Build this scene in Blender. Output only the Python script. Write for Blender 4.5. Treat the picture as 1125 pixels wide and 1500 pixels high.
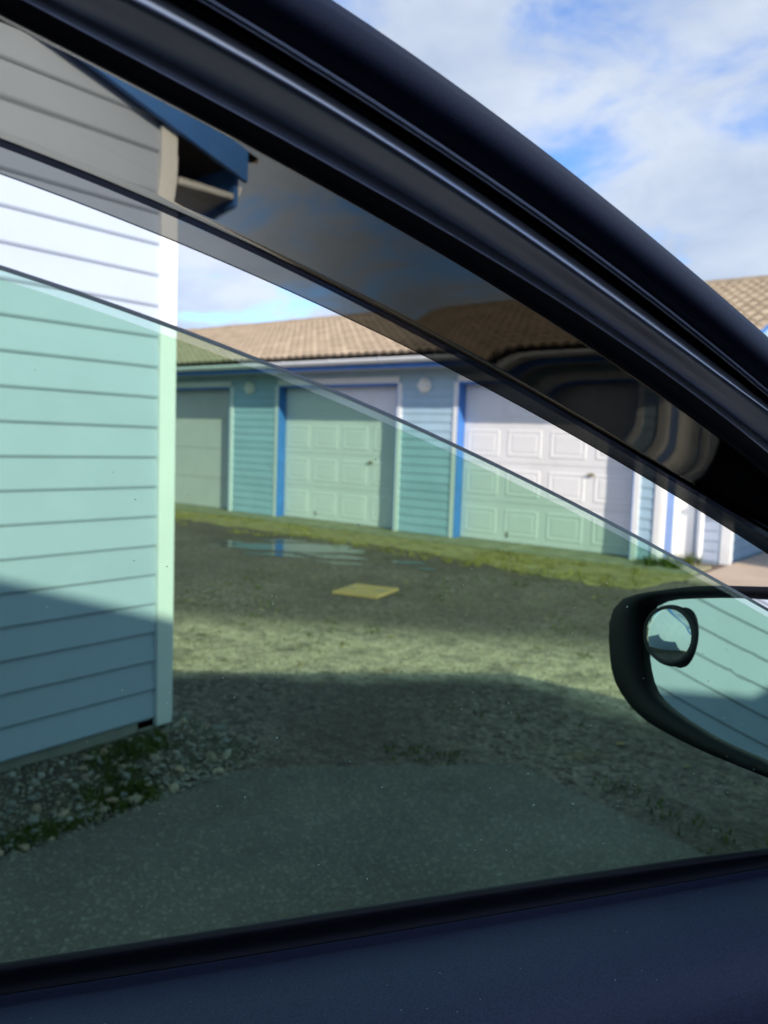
import bpy, bmesh, math, random
from mathutils import Vector, Matrix, noise as mnoise
R = math.radians
random.seed(7)
for o in list(bpy.data.objects): bpy.data.objects.remove(o)
SC = bpy.context.scene
COL = SC.collection

# ------------------------------------------------------------------ camera
YAW, PITCH, ROLL = R(38.3307), R(-5.0093), R(1.96988)
cam_d = bpy.data.cameras.new('camera')
cam = bpy.data.objects.new('camera', cam_d); COL.objects.link(cam)
fwd = Vector((-math.sin(YAW)*math.cos(PITCH), math.cos(YAW)*math.cos(PITCH), math.sin(PITCH)))
rt0 = Vector((math.cos(YAW), math.sin(YAW), 0)); up0 = rt0.cross(fwd)
rt = rt0*math.cos(ROLL) + up0*math.sin(ROLL); up = -rt0*math.sin(ROLL) + up0*math.cos(ROLL)
cam.matrix_world = Matrix(((rt.x, up.x, -fwd.x, 0), (rt.y, up.y, -fwd.y, 0), (rt.z, up.z, -fwd.z, 1.3), (0, 0, 0, 1)))
cam_d.sensor_fit = 'AUTO'; cam_d.sensor_width = 36.0
cam_d.lens = 1180.25/1500*36
cam_d.clip_start = 0.02; cam_d.clip_end = 2000
cam_d.dof.use_dof = True; cam_d.dof.focus_distance = 0.66; cam_d.dof.aperture_fstop = 8.0
SC.camera = cam

# ------------------------------------------------------------------ light
SUN = Vector((2.0, -0.85, 1.0)).normalized()          # towards the sun
sl = bpy.data.lights.new('sun', 'SUN'); sl.energy = 2.3; sl.angle = R(0.53); sl.color = (1.0, 0.90, 0.77)
so = bpy.data.objects.new('sun', sl); COL.objects.link(so)
so.rotation_euler = SUN.to_track_quat('Z', 'Y').to_euler()
so.location = (8, -6, 12)

W = bpy.data.worlds.new('World'); SC.world = W; W.use_nodes = True
nt = W.node_tree; N = nt.nodes; K = nt.links
N.clear()
wo = N.new('ShaderNodeOutputWorld'); bg = N.new('ShaderNodeBackground'); K.new(bg.outputs[0], wo.inputs[0])
bg.inputs['Strength'].default_value = 0.10
sky = N.new('ShaderNodeTexSky'); sky.sky_type = 'NISHITA'; sky.sun_disc = False
sky.sun_elevation = math.asin(SUN.z); sky.sun_rotation = math.atan2(SUN.x, SUN.y)
sky.air_density = 1.0; sky.dust_density = 0.6; sky.ozone_density = 2.0
tc = N.new('ShaderNodeTexCoord'); sep = N.new('ShaderNodeSeparateXYZ'); K.new(tc.outputs['Generated'], sep.inputs[0])
def wm(op, a, b=None, c=None):
    n = N.new('ShaderNodeMath'); n.operation = op
    for i, v in enumerate((a, b, c)):
        if v is None: continue
        if isinstance(v, (int, float)): n.inputs[i].default_value = v
        else: K.new(v, n.inputs[i])
    return n.outputs[0]
zz = wm('ADD', wm('MAXIMUM', sep.outputs[2], 0.0), 0.22)
cx_, cy_ = wm('DIVIDE', sep.outputs[0], zz), wm('DIVIDE', sep.outputs[1], zz)
cmb = N.new('ShaderNodeCombineXYZ'); K.new(cx_, cmb.inputs[0]); K.new(cy_, cmb.inputs[1]); cmb.inputs[2].default_value = 15.5
def wnoise(scale, detail, rough, dist=0.0):
    n = N.new('ShaderNodeTexNoise'); n.inputs['Scale'].default_value = scale; n.inputs['Detail'].default_value = detail
    n.inputs['Roughness'].default_value = rough; n.inputs['Distortion'].default_value = dist
    K.new(cmb.outputs[0], n.inputs['Vector']); return n.outputs['Fac']
n1, n2 = wnoise(1.15, 7, 0.56, 0.35), wnoise(4.6, 7, 0.6, 0.6)
dens = wm('ADD', wm('MULTIPLY', n1, 0.66), wm('MULTIPLY', n2, 0.34))
rp = N.new('ShaderNodeMapRange'); rp.inputs['From Min'].default_value = 0.415; rp.inputs['From Max'].default_value = 0.56
rp.interpolation_type = 'SMOOTHSTEP'; K.new(dens, rp.inputs['Value'])
cr = N.new('ShaderNodeValToRGB'); K.new(wnoise(1.9, 6, 0.6, 0.3), cr.inputs[0])
cr.color_ramp.elements[0].position = 0.33; cr.color_ramp.elements[0].color = (2.15, 2.5, 3.2, 1)
cr.color_ramp.elements[1].position = 0.62; cr.color_ramp.elements[1].color = (3.15, 3.38, 3.9, 1)
tint = N.new('ShaderNodeMix'); tint.data_type = 'RGBA'; tint.blend_type = 'MULTIPLY'; tint.inputs[0].default_value = 1
K.new(sky.outputs[0], tint.inputs[6]); tint.inputs[7].default_value = (0.56, 0.74, 1.04, 1)
mx = N.new('ShaderNodeMix'); mx.data_type = 'RGBA'
K.new(wm('MULTIPLY', rp.outputs[0], 0.93), mx.inputs[0]); K.new(tint.outputs[2], mx.inputs[6]); K.new(cr.outputs[0], mx.inputs[7])
K.new(mx.outputs[2], bg.inputs['Color'])

vs = SC.view_settings; vs.view_transform = 'Standard'; vs.look = 'None'; vs.gamma = 1; vs.use_curve_mapping = False
vs.exposure = 1.38
SC.render.engine = 'CYCLES'
cy = SC.cycles
cy.use_denoising = True; cy.max_bounces = 10; cy.transparent_max_bounces = 24; cy.glossy_bounces = 6
cy.transmission_bounces = 8; cy.diffuse_bounces = 4
cy.caustics_reflective = False; cy.caustics_refractive = False; cy.sample_clamp_indirect = 6

# ------------------------------------------------------------------ materials
def mat(name):
    m = bpy.data.materials.new(name); m.use_nodes = True
    return m, m.node_tree.nodes, m.node_tree.links, m.node_tree.nodes['Principled BSDF']
def nod(n, t, **kw):
    x = n.new('ShaderNode'+t)
    for k, v in kw.items():
        if k in x.inputs: x.inputs[k].default_value = v
        else: setattr(x, k, v)
    return x
def surf(name, col, rough=0.6, var=0.12, scale=6.0, spec=0.3, bump=0.0, bscale=60.0, dirt=None, dirt_amt=0.3, rnd=0.0, metal=0.0, stretch=None, coat=0.0):
    m, n, l, p = mat(name)
    tcn = nod(n, 'TexCoord')
    src = tcn.outputs['Object']
    if stretch:
        mp = nod(n, 'Mapping'); mp.inputs['Scale'].default_value = stretch; l.new(src, mp.inputs[0]); src2 = mp.outputs[0]
    else: src2 = src
    nz = nod(n, 'TexNoise', Scale=scale, Detail=6.0, Roughness=0.6); l.new(src2, nz.inputs['Vector'])
    mr = nod(n, 'MapRange'); mr.inputs['From Min'].default_value = 0.3; mr.inputs['From Max'].default_value = 0.7
    mr.inputs['To Min'].default_value = 1-var; mr.inputs['To Max'].default_value = 1+var*0.6
    l.new(nz.outputs['Fac'], mr.inputs['Value'])
    fac = mr.outputs[0]
    if rnd:
        oi = nod(n, 'ObjectInfo'); r2 = nod(n, 'MapRange'); r2.inputs['To Min'].default_value = 1-rnd; r2.inputs['To Max'].default_value = 1+rnd
        l.new(oi.outputs['Random'], r2.inputs['Value'])
        mu = nod(n, 'Math', operation='MULTIPLY'); l.new(fac, mu.inputs[0]); l.new(r2.outputs[0], mu.inputs[1]); fac = mu.outputs[0]
    vm = nod(n, 'VectorMath', operation='SCALE'); vm.inputs[0].default_value = col[:3]; l.new(fac, vm.inputs['Scale'])
    out = vm.outputs[0]
    if dirt:
        dn = nod(n, 'TexNoise', Scale=scale*0.45, Detail=8.0, Roughness=0.7); l.new(src2, dn.inputs['Vector'])
        dr = nod(n, 'MapRange'); dr.inputs['From Min'].default_value = 0.52; dr.inputs['From Max'].default_value = 0.75; dr.inputs['To Max'].default_value = dirt_amt
        l.new(dn.outputs['Fac'], dr.inputs['Value'])
        mxn = nod(n, 'Mix', data_type='RGBA'); l.new(dr.outputs[0], mxn.inputs[0]); l.new(out, mxn.inputs[6]); mxn.inputs[7].default_value = (*dirt, 1)
        out = mxn.outputs[2]
    l.new(out, p.inputs['Base Color'])
    p.inputs['Roughness'].default_value = rough; p.inputs['Specular IOR Level'].default_value = spec; p.inputs['Metallic'].default_value = metal
    p.inputs['Coat Weight'].default_value = coat
    if bump:
        bn = nod(n, 'TexNoise', Scale=bscale, Detail=4.0, Roughness=0.6); l.new(src, bn.inputs['Vector'])
        bp = nod(n, 'Bump', Strength=bump, Distance=0.01); l.new(bn.outputs['Fac'], bp.inputs['Height']); l.new(bp.outputs[0], p.inputs['Normal'])
    return m
M = {}
M['siding'] = surf('pale_siding_vinyl', (0.430, 0.500, 0.620), 0.55, 0.06, 2.0, 0.25, dirt=(0.30, 0.34, 0.34), dirt_amt=0.25, rnd=0.025)
M['siding_blue'] = surf('pale_blue_siding_vinyl', (0.38, 0.545, 0.66), 0.55, 0.08, 2.0, 0.25, dirt=(0.30, 0.36, 0.36), dirt_amt=0.3, rnd=0.04)
M['white'] = surf('white_trim_paint', (0.79, 0.805, 0.81), 0.45, 0.06, 3.0, 0.3, dirt=(0.45, 0.45, 0.38), dirt_amt=0.25)
M['door'] = surf('white_door_enamel', (0.80, 0.80, 0.80), 0.45, 0.05, 2.5, 0.3, dirt=(0.50, 0.49, 0.44), dirt_amt=0.3)
M['door_grey'] = surf('pale_grey_door_enamel', (0.60, 0.58, 0.57), 0.5, 0.05, 2.5, 0.3, dirt=(0.42, 0.40, 0.37), dirt_amt=0.3)
M['blue'] = surf('bright_blue_trim_paint', (0.055, 0.19, 0.54), 0.45, 0.15, 5.0, 0.35, dirt=(0.10, 0.20, 0.40), dirt_amt=0.4)
M['tile'] = surf('tan_concrete_roof_tile', (0.40, 0.315, 0.225), 0.85, 0.22, 5.0, 0.1, 0.4, 70, dirt=(0.20, 0.165, 0.12), dirt_amt=0.55, rnd=0.13)
M['deck'] = surf('roof_felt', (0.05, 0.045, 0.04), 0.9)
M['soffit'] = surf('soffit_paint', (0.62, 0.63, 0.62), 0.6, 0.08)
M['shade_blue'] = surf('shade_blue_board', (0.17, 0.27, 0.52), 0.6, 0.12, 4.0, 0.2)  # muted blue colour standing in for shade on the set-back return
M['conc'] = surf('concrete', (0.33, 0.31, 0.27), 0.9, 0.25, 4.0, 0.1, 0.5, 90, dirt=(0.16, 0.16, 0.11), dirt_amt=0.7)
M['drive'] = surf('pale_driveway_concrete', (0.52, 0.41, 0.31), 0.9, 0.15, 2.0, 0.1, 0.4, 90, dirt=(0.30, 0.25, 0.19), dirt_amt=0.5)
M['apron'] = surf('mossy_concrete', (0.30, 0.29, 0.19), 0.95, 0.3, 5.0, 0.1, 0.5, 60, dirt=(0.17, 0.18, 0.05), dirt_amt=0.9)
M['metal'] = surf('zinc_hardware', (0.45, 0.42, 0.38), 0.4, 0.1, metal=0.8)
M['brass'] = surf('dull_brass_hardware', (0.50, 0.40, 0.20), 0.4, 0.1, metal=0.7)
M['lampglass'] = surf('cream_lamp_cover', (0.90, 0.87, 0.78), 0.35, 0.12, 14.0, 0.4, dirt=(0.40, 0.28, 0.14), dirt_amt=0.6)
M['ply'] = surf('weathered_ply_cover', (0.46, 0.315, 0.14), 0.85, 0.2, 3.0, 0.1, 0.3, 40, dirt=(0.22, 0.17, 0.09), dirt_amt=0.85)
M['soil'] = surf('dark_soil', (0.10, 0.088, 0.066), 0.95, 0.4, 18.0, 0.1, 0.9, 60, dirt=(0.05, 0.07, 0.02), dirt_amt=0.7)
M['wood'] = surf('fence_wood', (0.20, 0.15, 0.10), 0.85, 0.3)
# car
M['plastic'] = surf('satin_graphite_frame', (0.76, 0.735, 0.75), 0.29, 0.06, 20.0, 0.5, metal=0.93)
M['rubber'] = surf('black_rubber', (0.020, 0.018, 0.024), 0.5, 0.2, 30.0, 0.3)
M['rubber_gloss'] = surf('worn_rubber_lip', (0.78, 0.77, 0.80), 0.28, 0.15, 30.0, 0.5, metal=0.94)
M['paint'] = surf('dark_car_paint', (0.022, 0.023, 0.034), 0.25, 0.05, 10.0, 0.5, coat=0.6)
M['mirror_black'] = surf('mirror_housing_plastic', (0.007, 0.007, 0.009), 0.55, 0.15, 30.0, 0.12, 0.08, 900)
M['seatcloth'] = surf('charcoal_seat_cloth', (0.03, 0.03, 0.035), 0.95, 0.2, 60.0, 0.1, 0.3, 300)
M['headliner'] = surf('dark_headliner', (0.03, 0.03, 0.034), 0.95, 0.1)
M['tyre'] = surf('tyre_rubber', (0.02, 0.02, 0.02), 0.8)
M['rim'] = surf('alloy_rim', (0.45, 0.45, 0.46), 0.3, 0.05, metal=0.9)
def grained(name, col, rough, strength, scale):
    m, n, l, p = mat(name)
    t = nod(n, 'TexCoord'); v = nod(n, 'TexVoronoi', Scale=scale); l.new(t.outputs['Object'], v.inputs['Vector'])
    bp = nod(n, 'Bump', Strength=strength, Distance=0.0006); l.new(v.outputs['Distance'], bp.inputs['Height']); l.new(bp.outputs[0], p.inputs['Normal'])
    nz = nod(n, 'TexNoise', Scale=scale*0.7, Detail=3.0); l.new(t.outputs['Object'], nz.inputs['Vector'])
    mr = nod(n, 'MapRange'); mr.inputs['From Min'].default_value = 0.3; mr.inputs['From Max'].default_value = 0.7; mr.inputs['To Min'].default_value = 0.7; mr.inputs['To Max'].default_value = 1.25
    l.new(nz.outputs['Fac'], mr.inputs['Value'])
    vm = nod(n, 'VectorMath', operation='SCALE'); vm.inputs[0].default_value = col; l.new(mr.outputs[0], vm.inputs['Scale']); l.new(vm.outputs[0], p.inputs['Base Color'])
    p.inputs['Roughness'].default_value = rough; p.inputs['Specular IOR Level'].default_value = 0.35
    return m
M['trim'] = grained('navy_grained_trim', (0.050, 0.060, 0.118), 0.52, 0.5, 900)
M['pillar'] = grained('pillar_trim_plastic', (0.017, 0.020, 0.046), 0.55, 0.25, 1100)
def clear(name, tcol, ior=1.5, power=True, grad=None, refl=1.0):
    """thin glass: light absorbed along its slanted path, mirror reflection by Fresnel"""
    m, n, l, p = mat(name); n.remove(p)
    out = n['Material Output']
    tr = nod(n, 'BsdfTransparent'); gl = nod(n, 'BsdfGlossy'); gl.inputs['Roughness'].default_value = 0.0
    mxs = nod(n, 'MixShader')
    # Schlick reflectance, the same from either side of the pane
    g0 = nod(n, 'NewGeometry'); d0 = nod(n, 'VectorMath', operation='DOT_PRODUCT'); l.new(g0.outputs['Normal'], d0.inputs[0]); l.new(g0.outputs['Incoming'], d0.inputs[1])
    a0 = nod(n, 'Math', operation='ABSOLUTE'); l.new(d0.outputs['Value'], a0.inputs[0])
    i0 = nod(n, 'Math', operation='SUBTRACT', use_clamp=True); i0.inputs[0].default_value = 1.0; l.new(a0.outputs[0], i0.inputs[1])
    p0 = nod(n, 'Math', operation='POWER'); l.new(i0.outputs[0], p0.inputs[0]); p0.inputs[1].default_value = 5.0
    r0 = ((ior-1)/(ior+1))**2
    fm = nod(n, 'Math', operation='MULTIPLY_ADD'); l.new(p0.outputs[0], fm.inputs[0]); fm.inputs[1].default_value = (1-r0)*refl; fm.inputs[2].default_value = r0*refl
    l.new(fm.outputs[0], mxs.inputs[0])
    base = nod(n, 'RGB'); base.outputs[0].default_value = (*tcol, 1)
    src = base.outputs[0]
    if grad:                       # dimmer view along the moulding painted into its tint; real mouldings are evenly tinted
        c2, a0, a1 = grad
        t = nod(n, 'TexCoord'); s = nod(n, 'SeparateXYZ'); l.new(t.outputs['Object'], s.inputs[0])
        mr = nod(n, 'MapRange', interpolation_type='SMOOTHSTEP'); mr.inputs['From Min'].default_value = a0; mr.inputs['From Max'].default_value = a1
        l.new(s.outputs[0], mr.inputs['Value'])
        mm = nod(n, 'Mix', data_type='RGBA'); l.new(mr.outputs[0], mm.inputs[0]); l.new(src, mm.inputs[6]); mm.inputs[7].default_value = (*c2, 1)
        src = mm.outputs[2]
    if power:
        ge = nod(n, 'NewGeometry'); dt = nod(n, 'VectorMath', operation='DOT_PRODUCT'); l.new(ge.outputs['Normal'], dt.inputs[0]); l.new(ge.outputs['Incoming'], dt.inputs[1])
        ab = nod(n, 'Math', operation='ABSOLUTE'); l.new(dt.outputs['Value'], ab.inputs[0])
        # inside a medium of index n the ray is refracted: cos t = sqrt(1-(1-c^2)/n^2)
        c2n = nod(n, 'Math', operation='MULTIPLY'); l.new(ab.outputs[0], c2n.inputs[0]); l.new(ab.outputs[0], c2n.inputs[1])
        s2 = nod(n, 'Math', operation='SUBTRACT'); s2.inputs[0].default_value = 1.0; l.new(c2n.outputs[0], s2.inputs[1])
        d2 = nod(n, 'Math', operation='DIVIDE'); l.new(s2.outputs[0], d2.inputs[0]); d2.inputs[1].default_value = ior*ior
        q = nod(n, 'Math', operation='SUBTRACT'); q.inputs[0].default_value = 1.0; l.new(d2.outputs[0], q.inputs[1])
        sq = nod(n, 'Math', operation='SQRT'); l.new(q.outputs[0], sq.inputs[0])
        iv = nod(n, 'Math', operation='DIVIDE'); iv.inputs[0].default_value = 1.0; l.new(sq.outputs[0], iv.inputs[1])
        sr = nod(n, 'SeparateColor'); l.new(src, sr.inputs[0]); cc = nod(n, 'CombineColor')
        for i in range(3):
            pw = nod(n, 'Math', operation='POWER'); l.new(sr.outputs[i], pw.inputs[0]); l.new(iv.outputs[0], pw.inputs[1]); l.new(pw.outputs[0], cc.inputs[i])
        src = cc.outputs[0]
    l.new(src, tr.inputs['Color'])
    l.new(tr.outputs[0], mxs.inputs[1]); l.new(gl.outputs[0], mxs.inputs[2]); l.new(mxs.outputs[0], out.inputs[0])
    return m
M['glass'] = clear('green_tinted_window_glass', (0.69, 0.852, 0.752))
M['wind'] = clear('windscreen_glass', (0.955, 0.975, 0.97))
def smoke_refr():
    """thick smoked acrylic: rays really bend in it, so its thickened foot warps the view"""
    m = clear('smoked_acrylic', (0.60, 0.58, 0.525), 1.49, False, ((0.24, 0.235, 0.215), -0.05, 0.20)); n = m.node_tree.nodes; l = m.node_tree.links
    tr = [x for x in n if x.type == 'BSDF_TRANSPARENT'][0]; mxs = [x for x in n if x.type == 'MIX_SHADER'][0]
    rf = nod(n, 'BsdfRefraction', IOR=1.49); rf.inputs['Roughness'].default_value = 0.0
    l.new(tr.inputs['Color'].links[0].from_socket, rf.inputs['Color']); l.new(rf.outputs[0], mxs.inputs[1]); n.remove(tr); return m
M['smoke'] = smoke_refr()
M['smoke_lip'] = clear('smoked_acrylic_lip', (0.33, 0.33, 0.305), 1.49, False, ((0.040, 0.041, 0.039), -0.06, 0.34))
def scuffed(m, amt):
    n = m.node_tree.nodes; l = m.node_tree.links; out = n['Material Output']; src = out.inputs[0].links[0].from_socket
    d = nod(n, 'BsdfDiffuse'); d.inputs['Color'].default_value = (0.35, 0.35, 0.33, 1); x = nod(n, 'MixShader'); x.inputs[0].default_value = amt
    l.new(src, x.inputs[1]); l.new(d.outputs[0], x.inputs[2]); l.new(x.outputs[0], out.inputs[0])
scuffed(M['smoke_lip'], 0.10)
M['smoke_dark'] = clear('smoked_acrylic_fold', (0.012, 0.013, 0.018), 1.49, False)
def mirror_mat():
    m, n, l, p = mat('silvered_mirror'); n.remove(p)
    g = nod(n, 'BsdfGlossy'); g.inputs['Roughness'].default_value = 0.0; g.inputs['Color'].default_value = (0.86, 0.87, 0.87, 1)
    l.new(g.outputs[0], n['Material Output'].inputs[0]); return m
M['mirror'] = mirror_mat()
def edge_mat(name, col, tcol, w):
    m, n, l, p = mat(name); n.remove(p)
    d = nod(n, 'BsdfDiffuse'); d.inputs['Color'].default_value = (*col, 1)
    t = nod(n, 'BsdfTranslucent'); t.inputs['Color'].default_value = (*tcol, 1)
    x = nod(n, 'MixShader'); x.inputs[0].default_value = w; l.new(d.outputs[0], x.inputs[1]); l.new(t.outputs[0], x.inputs[2])
    g = nod(n, 'BsdfGlossy'); g.inputs['Roughness'].default_value = 0.15
    y = nod(n, 'MixShader'); y.inputs[0].default_value = 0.12; l.new(x.outputs[0], y.inputs[1]); l.new(g.outputs[0], y.inputs[2])
    l.new(y.outputs[0], n['Material Output'].inputs[0]); return m
def edge_clear():
    m, n, l, p = mat('glass_edge_band'); n.remove(p)
    t = nod(n, 'BsdfTransparent'); t.inputs['Color'].default_value = (0.74, 0.96, 0.85, 1)
    d = nod(n, 'BsdfTranslucent'); d.inputs['Color'].default_value = (0.78, 1.0, 0.88, 1)
    x = nod(n, 'MixShader'); x.inputs[0].default_value = 0.20; l.new(t.outputs[0], x.inputs[1]); l.new(d.outputs[0], x.inputs[2]); l.new(x.outputs[0], n['Material Output'].inputs[0])
    return m
M['edge'] = edge_clear()
M['edge_mid'] = edge_mat('ground_glass_bevel', (0.34, 0.40, 0.38), (0.56, 0.64, 0.60), 0.6)
M['edge_dark'] = edge_mat('polished_glass_arris', (0.22, 0.24, 0.24), (0.40, 0.44, 0.43), 0.6)
def water_mat():
    m, n, l, p = mat('puddle_water')
    p.inputs['Base Color'].default_value = (0.03, 0.03, 0.025, 1); p.inputs['Roughness'].default_value = 0.07; p.inputs['IOR'].default_value = 1.33
    p.inputs['Specular IOR Level'].default_value = 0.6
    t = nod(n, 'TexCoord'); z = nod(n, 'TexNoise', Scale=9.0, Detail=3.0); l.new(t.outputs['Object'], z.inputs['Vector'])
    b = nod(n, 'Bump', Strength=0.12, Distance=0.01); l.new(z.outputs['Fac'], b.inputs['Height']); l.new(b.outputs[0], p.inputs['Normal'])
    return m
M['water'] = water_mat()
M['leaf'] = surf('fallen_leaf', (0.34, 0.25, 0.10), 0.8, 0.5, 3.0)
M['dust'] = edge_mat('pale_dust', (0.7, 0.72, 0.66), (0.85, 0.9, 0.85), 0.8)
def ground_mat():
    m, n, l, p = mat('gravel_lane')
    t = nod(n, 'TexCoord'); P = t.outputs['Object']
    def nz(s, d=6.0, r=0.6):
        x = nod(n, 'TexNoise', Scale=s, Detail=d, Roughness=r); l.new(P, x.inputs['Vector']); return x.outputs['Fac']
    def rng(v, a, b, c=0.0, d=1.0):
        x = nod(n, 'MapRange', interpolation_type='SMOOTHSTEP'); x.inputs['From Min'].default_value = a; x.inputs['From Max'].default_value = b
        x.inputs['To Min'].default_value = c; x.inputs['To Max'].default_value = d; l.new(v, x.inputs['Value']); return x.outputs[0]
    def mth(op, a, b):
        x = nod(n, 'Math', operation=op)
        for i, v in enumerate((a, b)):
            if isinstance(v, (int, float)): x.inputs[i].default_value = v
            else: l.new(v, x.inputs[i])
        return x.outputs[0]
    def mixc(f, a, b):
        x = nod(n, 'Mix', data_type='RGBA'); l.new(f, x.inputs[0])
        for i, v in ((6, a), (7, b)):
            if isinstance(v, tuple): x.inputs[i].default_value = (*v, 1)
            else: l.new(v, x.inputs[i])
        return x.outputs[2]
    vo = nod(n, 'TexVoronoi', Scale=42.0); l.new(P, vo.inputs['Vector'])
    vsep = nod(n, 'SeparateColor'); l.new(vo.outputs['Color'], vsep.inputs[0])
    stone = mixc(vsep.outputs[0], (0.085, 0.068, 0.058), (0.28, 0.225, 0.185))
    wet = mixc(rng(nz(0.8), 0.38, 0.62), (0.130, 0.103, 0.084), stone)
    # pale sandy gravel; its near edge paints in the sunlit side of the cast shadow
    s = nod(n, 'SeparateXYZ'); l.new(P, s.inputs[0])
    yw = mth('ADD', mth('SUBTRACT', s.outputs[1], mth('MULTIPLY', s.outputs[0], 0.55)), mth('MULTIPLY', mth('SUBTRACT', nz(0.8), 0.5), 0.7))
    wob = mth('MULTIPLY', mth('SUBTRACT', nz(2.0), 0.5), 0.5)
    shadow_edge1 = rng(mth('ADD', mth('SUBTRACT', s.outputs[1], mth('MULTIPLY', s.outputs[0], 0.9)), wob), 5.65, 5.95)
    shadow_edge2 = rng(mth('ADD', mth('ADD', s.outputs[1], mth('MULTIPLY', s.outputs[0], 0.1)), wob), 3.52, 3.78)
    sunlit_band = mth('MULTIPLY', mth('MAXIMUM', shadow_edge1, shadow_edge2), rng(yw, 5.6, 6.6, 1.0, 0.0))
    sunlit_dry_mask = mth('MULTIPLY', sunlit_band, rng(nz(5.0, 8.0, 0.7), 0.25, 0.58))
    sunlit_dry = mixc(vsep.outputs[1], (0.56, 0.44, 0.29), (0.72, 0.575, 0.39))
    c = mixc(sunlit_dry_mask, wet, sunlit_dry)
    patch = mth('MULTIPLY', rng(nz(1.7, 6.0, 0.65), 0.50, 0.68), rng(nz(9.0), 0.35, 0.6))
    c = mixc(mth('MULTIPLY', patch, 0.30), c, (0.30, 0.255, 0.15))
    moss = mth('MULTIPLY', rng(nz(1.15, 7.0, 0.65), 0.57, 0.72), rng(nz(14.0), 0.36, 0.6))
    c = mixc(mth('MULTIPLY', moss, 0.50), c, (0.15, 0.130, 0.035))
    grit = mth('MULTIPLY', rng(nz(15.0, 9.0, 0.80), 0.32, 0.70, 0.62, 1.34), rng(nz(55.0, 3.0, 0.6), 0.3, 0.7, 0.75, 1.25))
    gv = nod(n, 'VectorMath', operation='SCALE'); l.new(c, gv.inputs[0]); l.new(grit, gv.inputs['Scale']); c = gv.outputs[0]
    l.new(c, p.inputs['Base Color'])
    p.inputs['Roughness'].default_value = 0.93; p.inputs['Specular IOR Level'].default_value = 0.12
    h = mth('ADD', mth('MULTIPLY', vo.outputs['Distance'], -0.8), mth('MULTIPLY', nz(16.0, 8.0, 0.7), 1.2))
    b = nod(n, 'Bump', Strength=0.8, Distance=0.016); l.new(h, b.inputs['Height']); l.new(b.outputs[0], p.inputs['Normal'])
    return m
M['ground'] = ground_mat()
def asphalt_mat():
    m, n, l, p = mat('worn_asphalt')
    t = nod(n, 'TexCoord'); P = t.outputs['Object']
    v = nod(n, 'TexVoronoi', Scale=110.0); l.new(P, v.inputs['Vector']); sp = nod(n, 'SeparateColor'); l.new(v.outputs['Color'], sp.inputs[0])
    r = nod(n, 'ValToRGB'); l.new(sp.outputs[0], r.inputs[0])
    e = r.color_ramp.elements; e[0].color = (0.118, 0.104, 0.090, 1); e[1].color = (0.25, 0.225, 0.19, 1); e[1].position = 1.0
    k = r.color_ramp.elements.new(0.80); k.color = (0.148, 0.131, 0.114, 1)
    z = nod(n, 'TexNoise', Scale=1.5, Detail=8.0, Roughness=0.6); l.new(P, z.inputs['Vector'])
    mr = nod(n, 'MapRange'); mr.inputs['From Min'].default_value = 0.3; mr.inputs['From Max'].default_value = 0.7; mr.inputs['To Min'].default_value = 0.62; mr.inputs['To Max'].default_value = 1.3
    l.new(z.outputs['Fac'], mr.inputs['Value'])
    vm = nod(n, 'VectorMath', operation='SCALE'); l.new(r.outputs[0], vm.inputs[0]); l.new(mr.outputs[0], vm.inputs['Scale']); l.new(vm.outputs[0], p.inputs['Base Color'])
    p.inputs['Roughness'].default_value = 0.85; p.inputs['Specular IOR Level'].default_value = 0.25
    b = nod(n, 'Bump', Strength=0.8, Distance=0.006); l.new(v.outputs['Distance'], b.inputs['Height']); l.new(b.outputs[0], p.inputs['Normal'])
    return m
M['asphalt'] = asphalt_mat()
def stone_mat():
    m, n, l, p = mat('river_stones')
    oi = nod(n, 'ObjectInfo'); r = nod(n, 'ValToRGB'); l.new(oi.outputs['Random'], r.inputs[0])
    e = r.color_ramp.elements; e[0].color = (0.16, 0.155, 0.145, 1); e[1].color = (0.42, 0.40, 0.35, 1)
    for pos, c in ((0.3, (0.28, 0.265, 0.235, 1)), (0.5, (0.33, 0.26, 0.18, 1)), (0.62, (0.20, 0.20, 0.20, 1)), (0.72, (0.40, 0.32, 0.23, 1)), (0.8, (0.30, 0.17, 0.12, 1)), (0.84, (0.27, 0.26, 0.235, 1))):
        k = e.new(pos); k.color = c
    t = nod(n, 'TexCoord'); z = nod(n, 'TexNoise', Scale=40.0, Detail=5.0); l.new(t.outputs['Object'], z.inputs['Vector'])
    mr = nod(n, 'MapRange'); mr.inputs['From Min'].default_value = 0.3; mr.inputs['From Max'].default_value = 0.7; mr.inputs['To Min'].default_value = 0.7; mr.inputs['To Max'].default_value = 1.2
    l.new(z.outputs['Fac'], mr.inputs['Value'])
    vm = nod(n, 'VectorMath', operation='SCALE'); l.new(r.outputs[0], vm.inputs[0]); l.new(mr.outputs[0], vm.inputs['Scale']); l.new(vm.outputs[0], p.inputs['Base Color'])
    p.inputs['Roughness'].default_value = 0.8; p.inputs['Specular IOR Level'].default_value = 0.2
    return m
M['stone'] = stone_mat()
M['pebble'] = surf('grey_pebbles', (0.27, 0.24, 0.195), 0.85, 0.6, 30.0)
M['moss'] = surf('green_moss', (0.075, 0.105, 0.018), 0.9, 0.5, 12.0, 0.1)
M['mossbed'] = surf('olive_moss_bed', (0.33, 0.28, 0.125), 0.95, 0.35, 6.0, 0.1, 0.8, 45, dirt=(0.09, 0.085, 0.05), dirt_amt=0.8)
M['olive'] = surf('olive_grass', (0.25, 0.225, 0.06), 0.9, 0.5, 3.0, 0.1)

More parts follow.
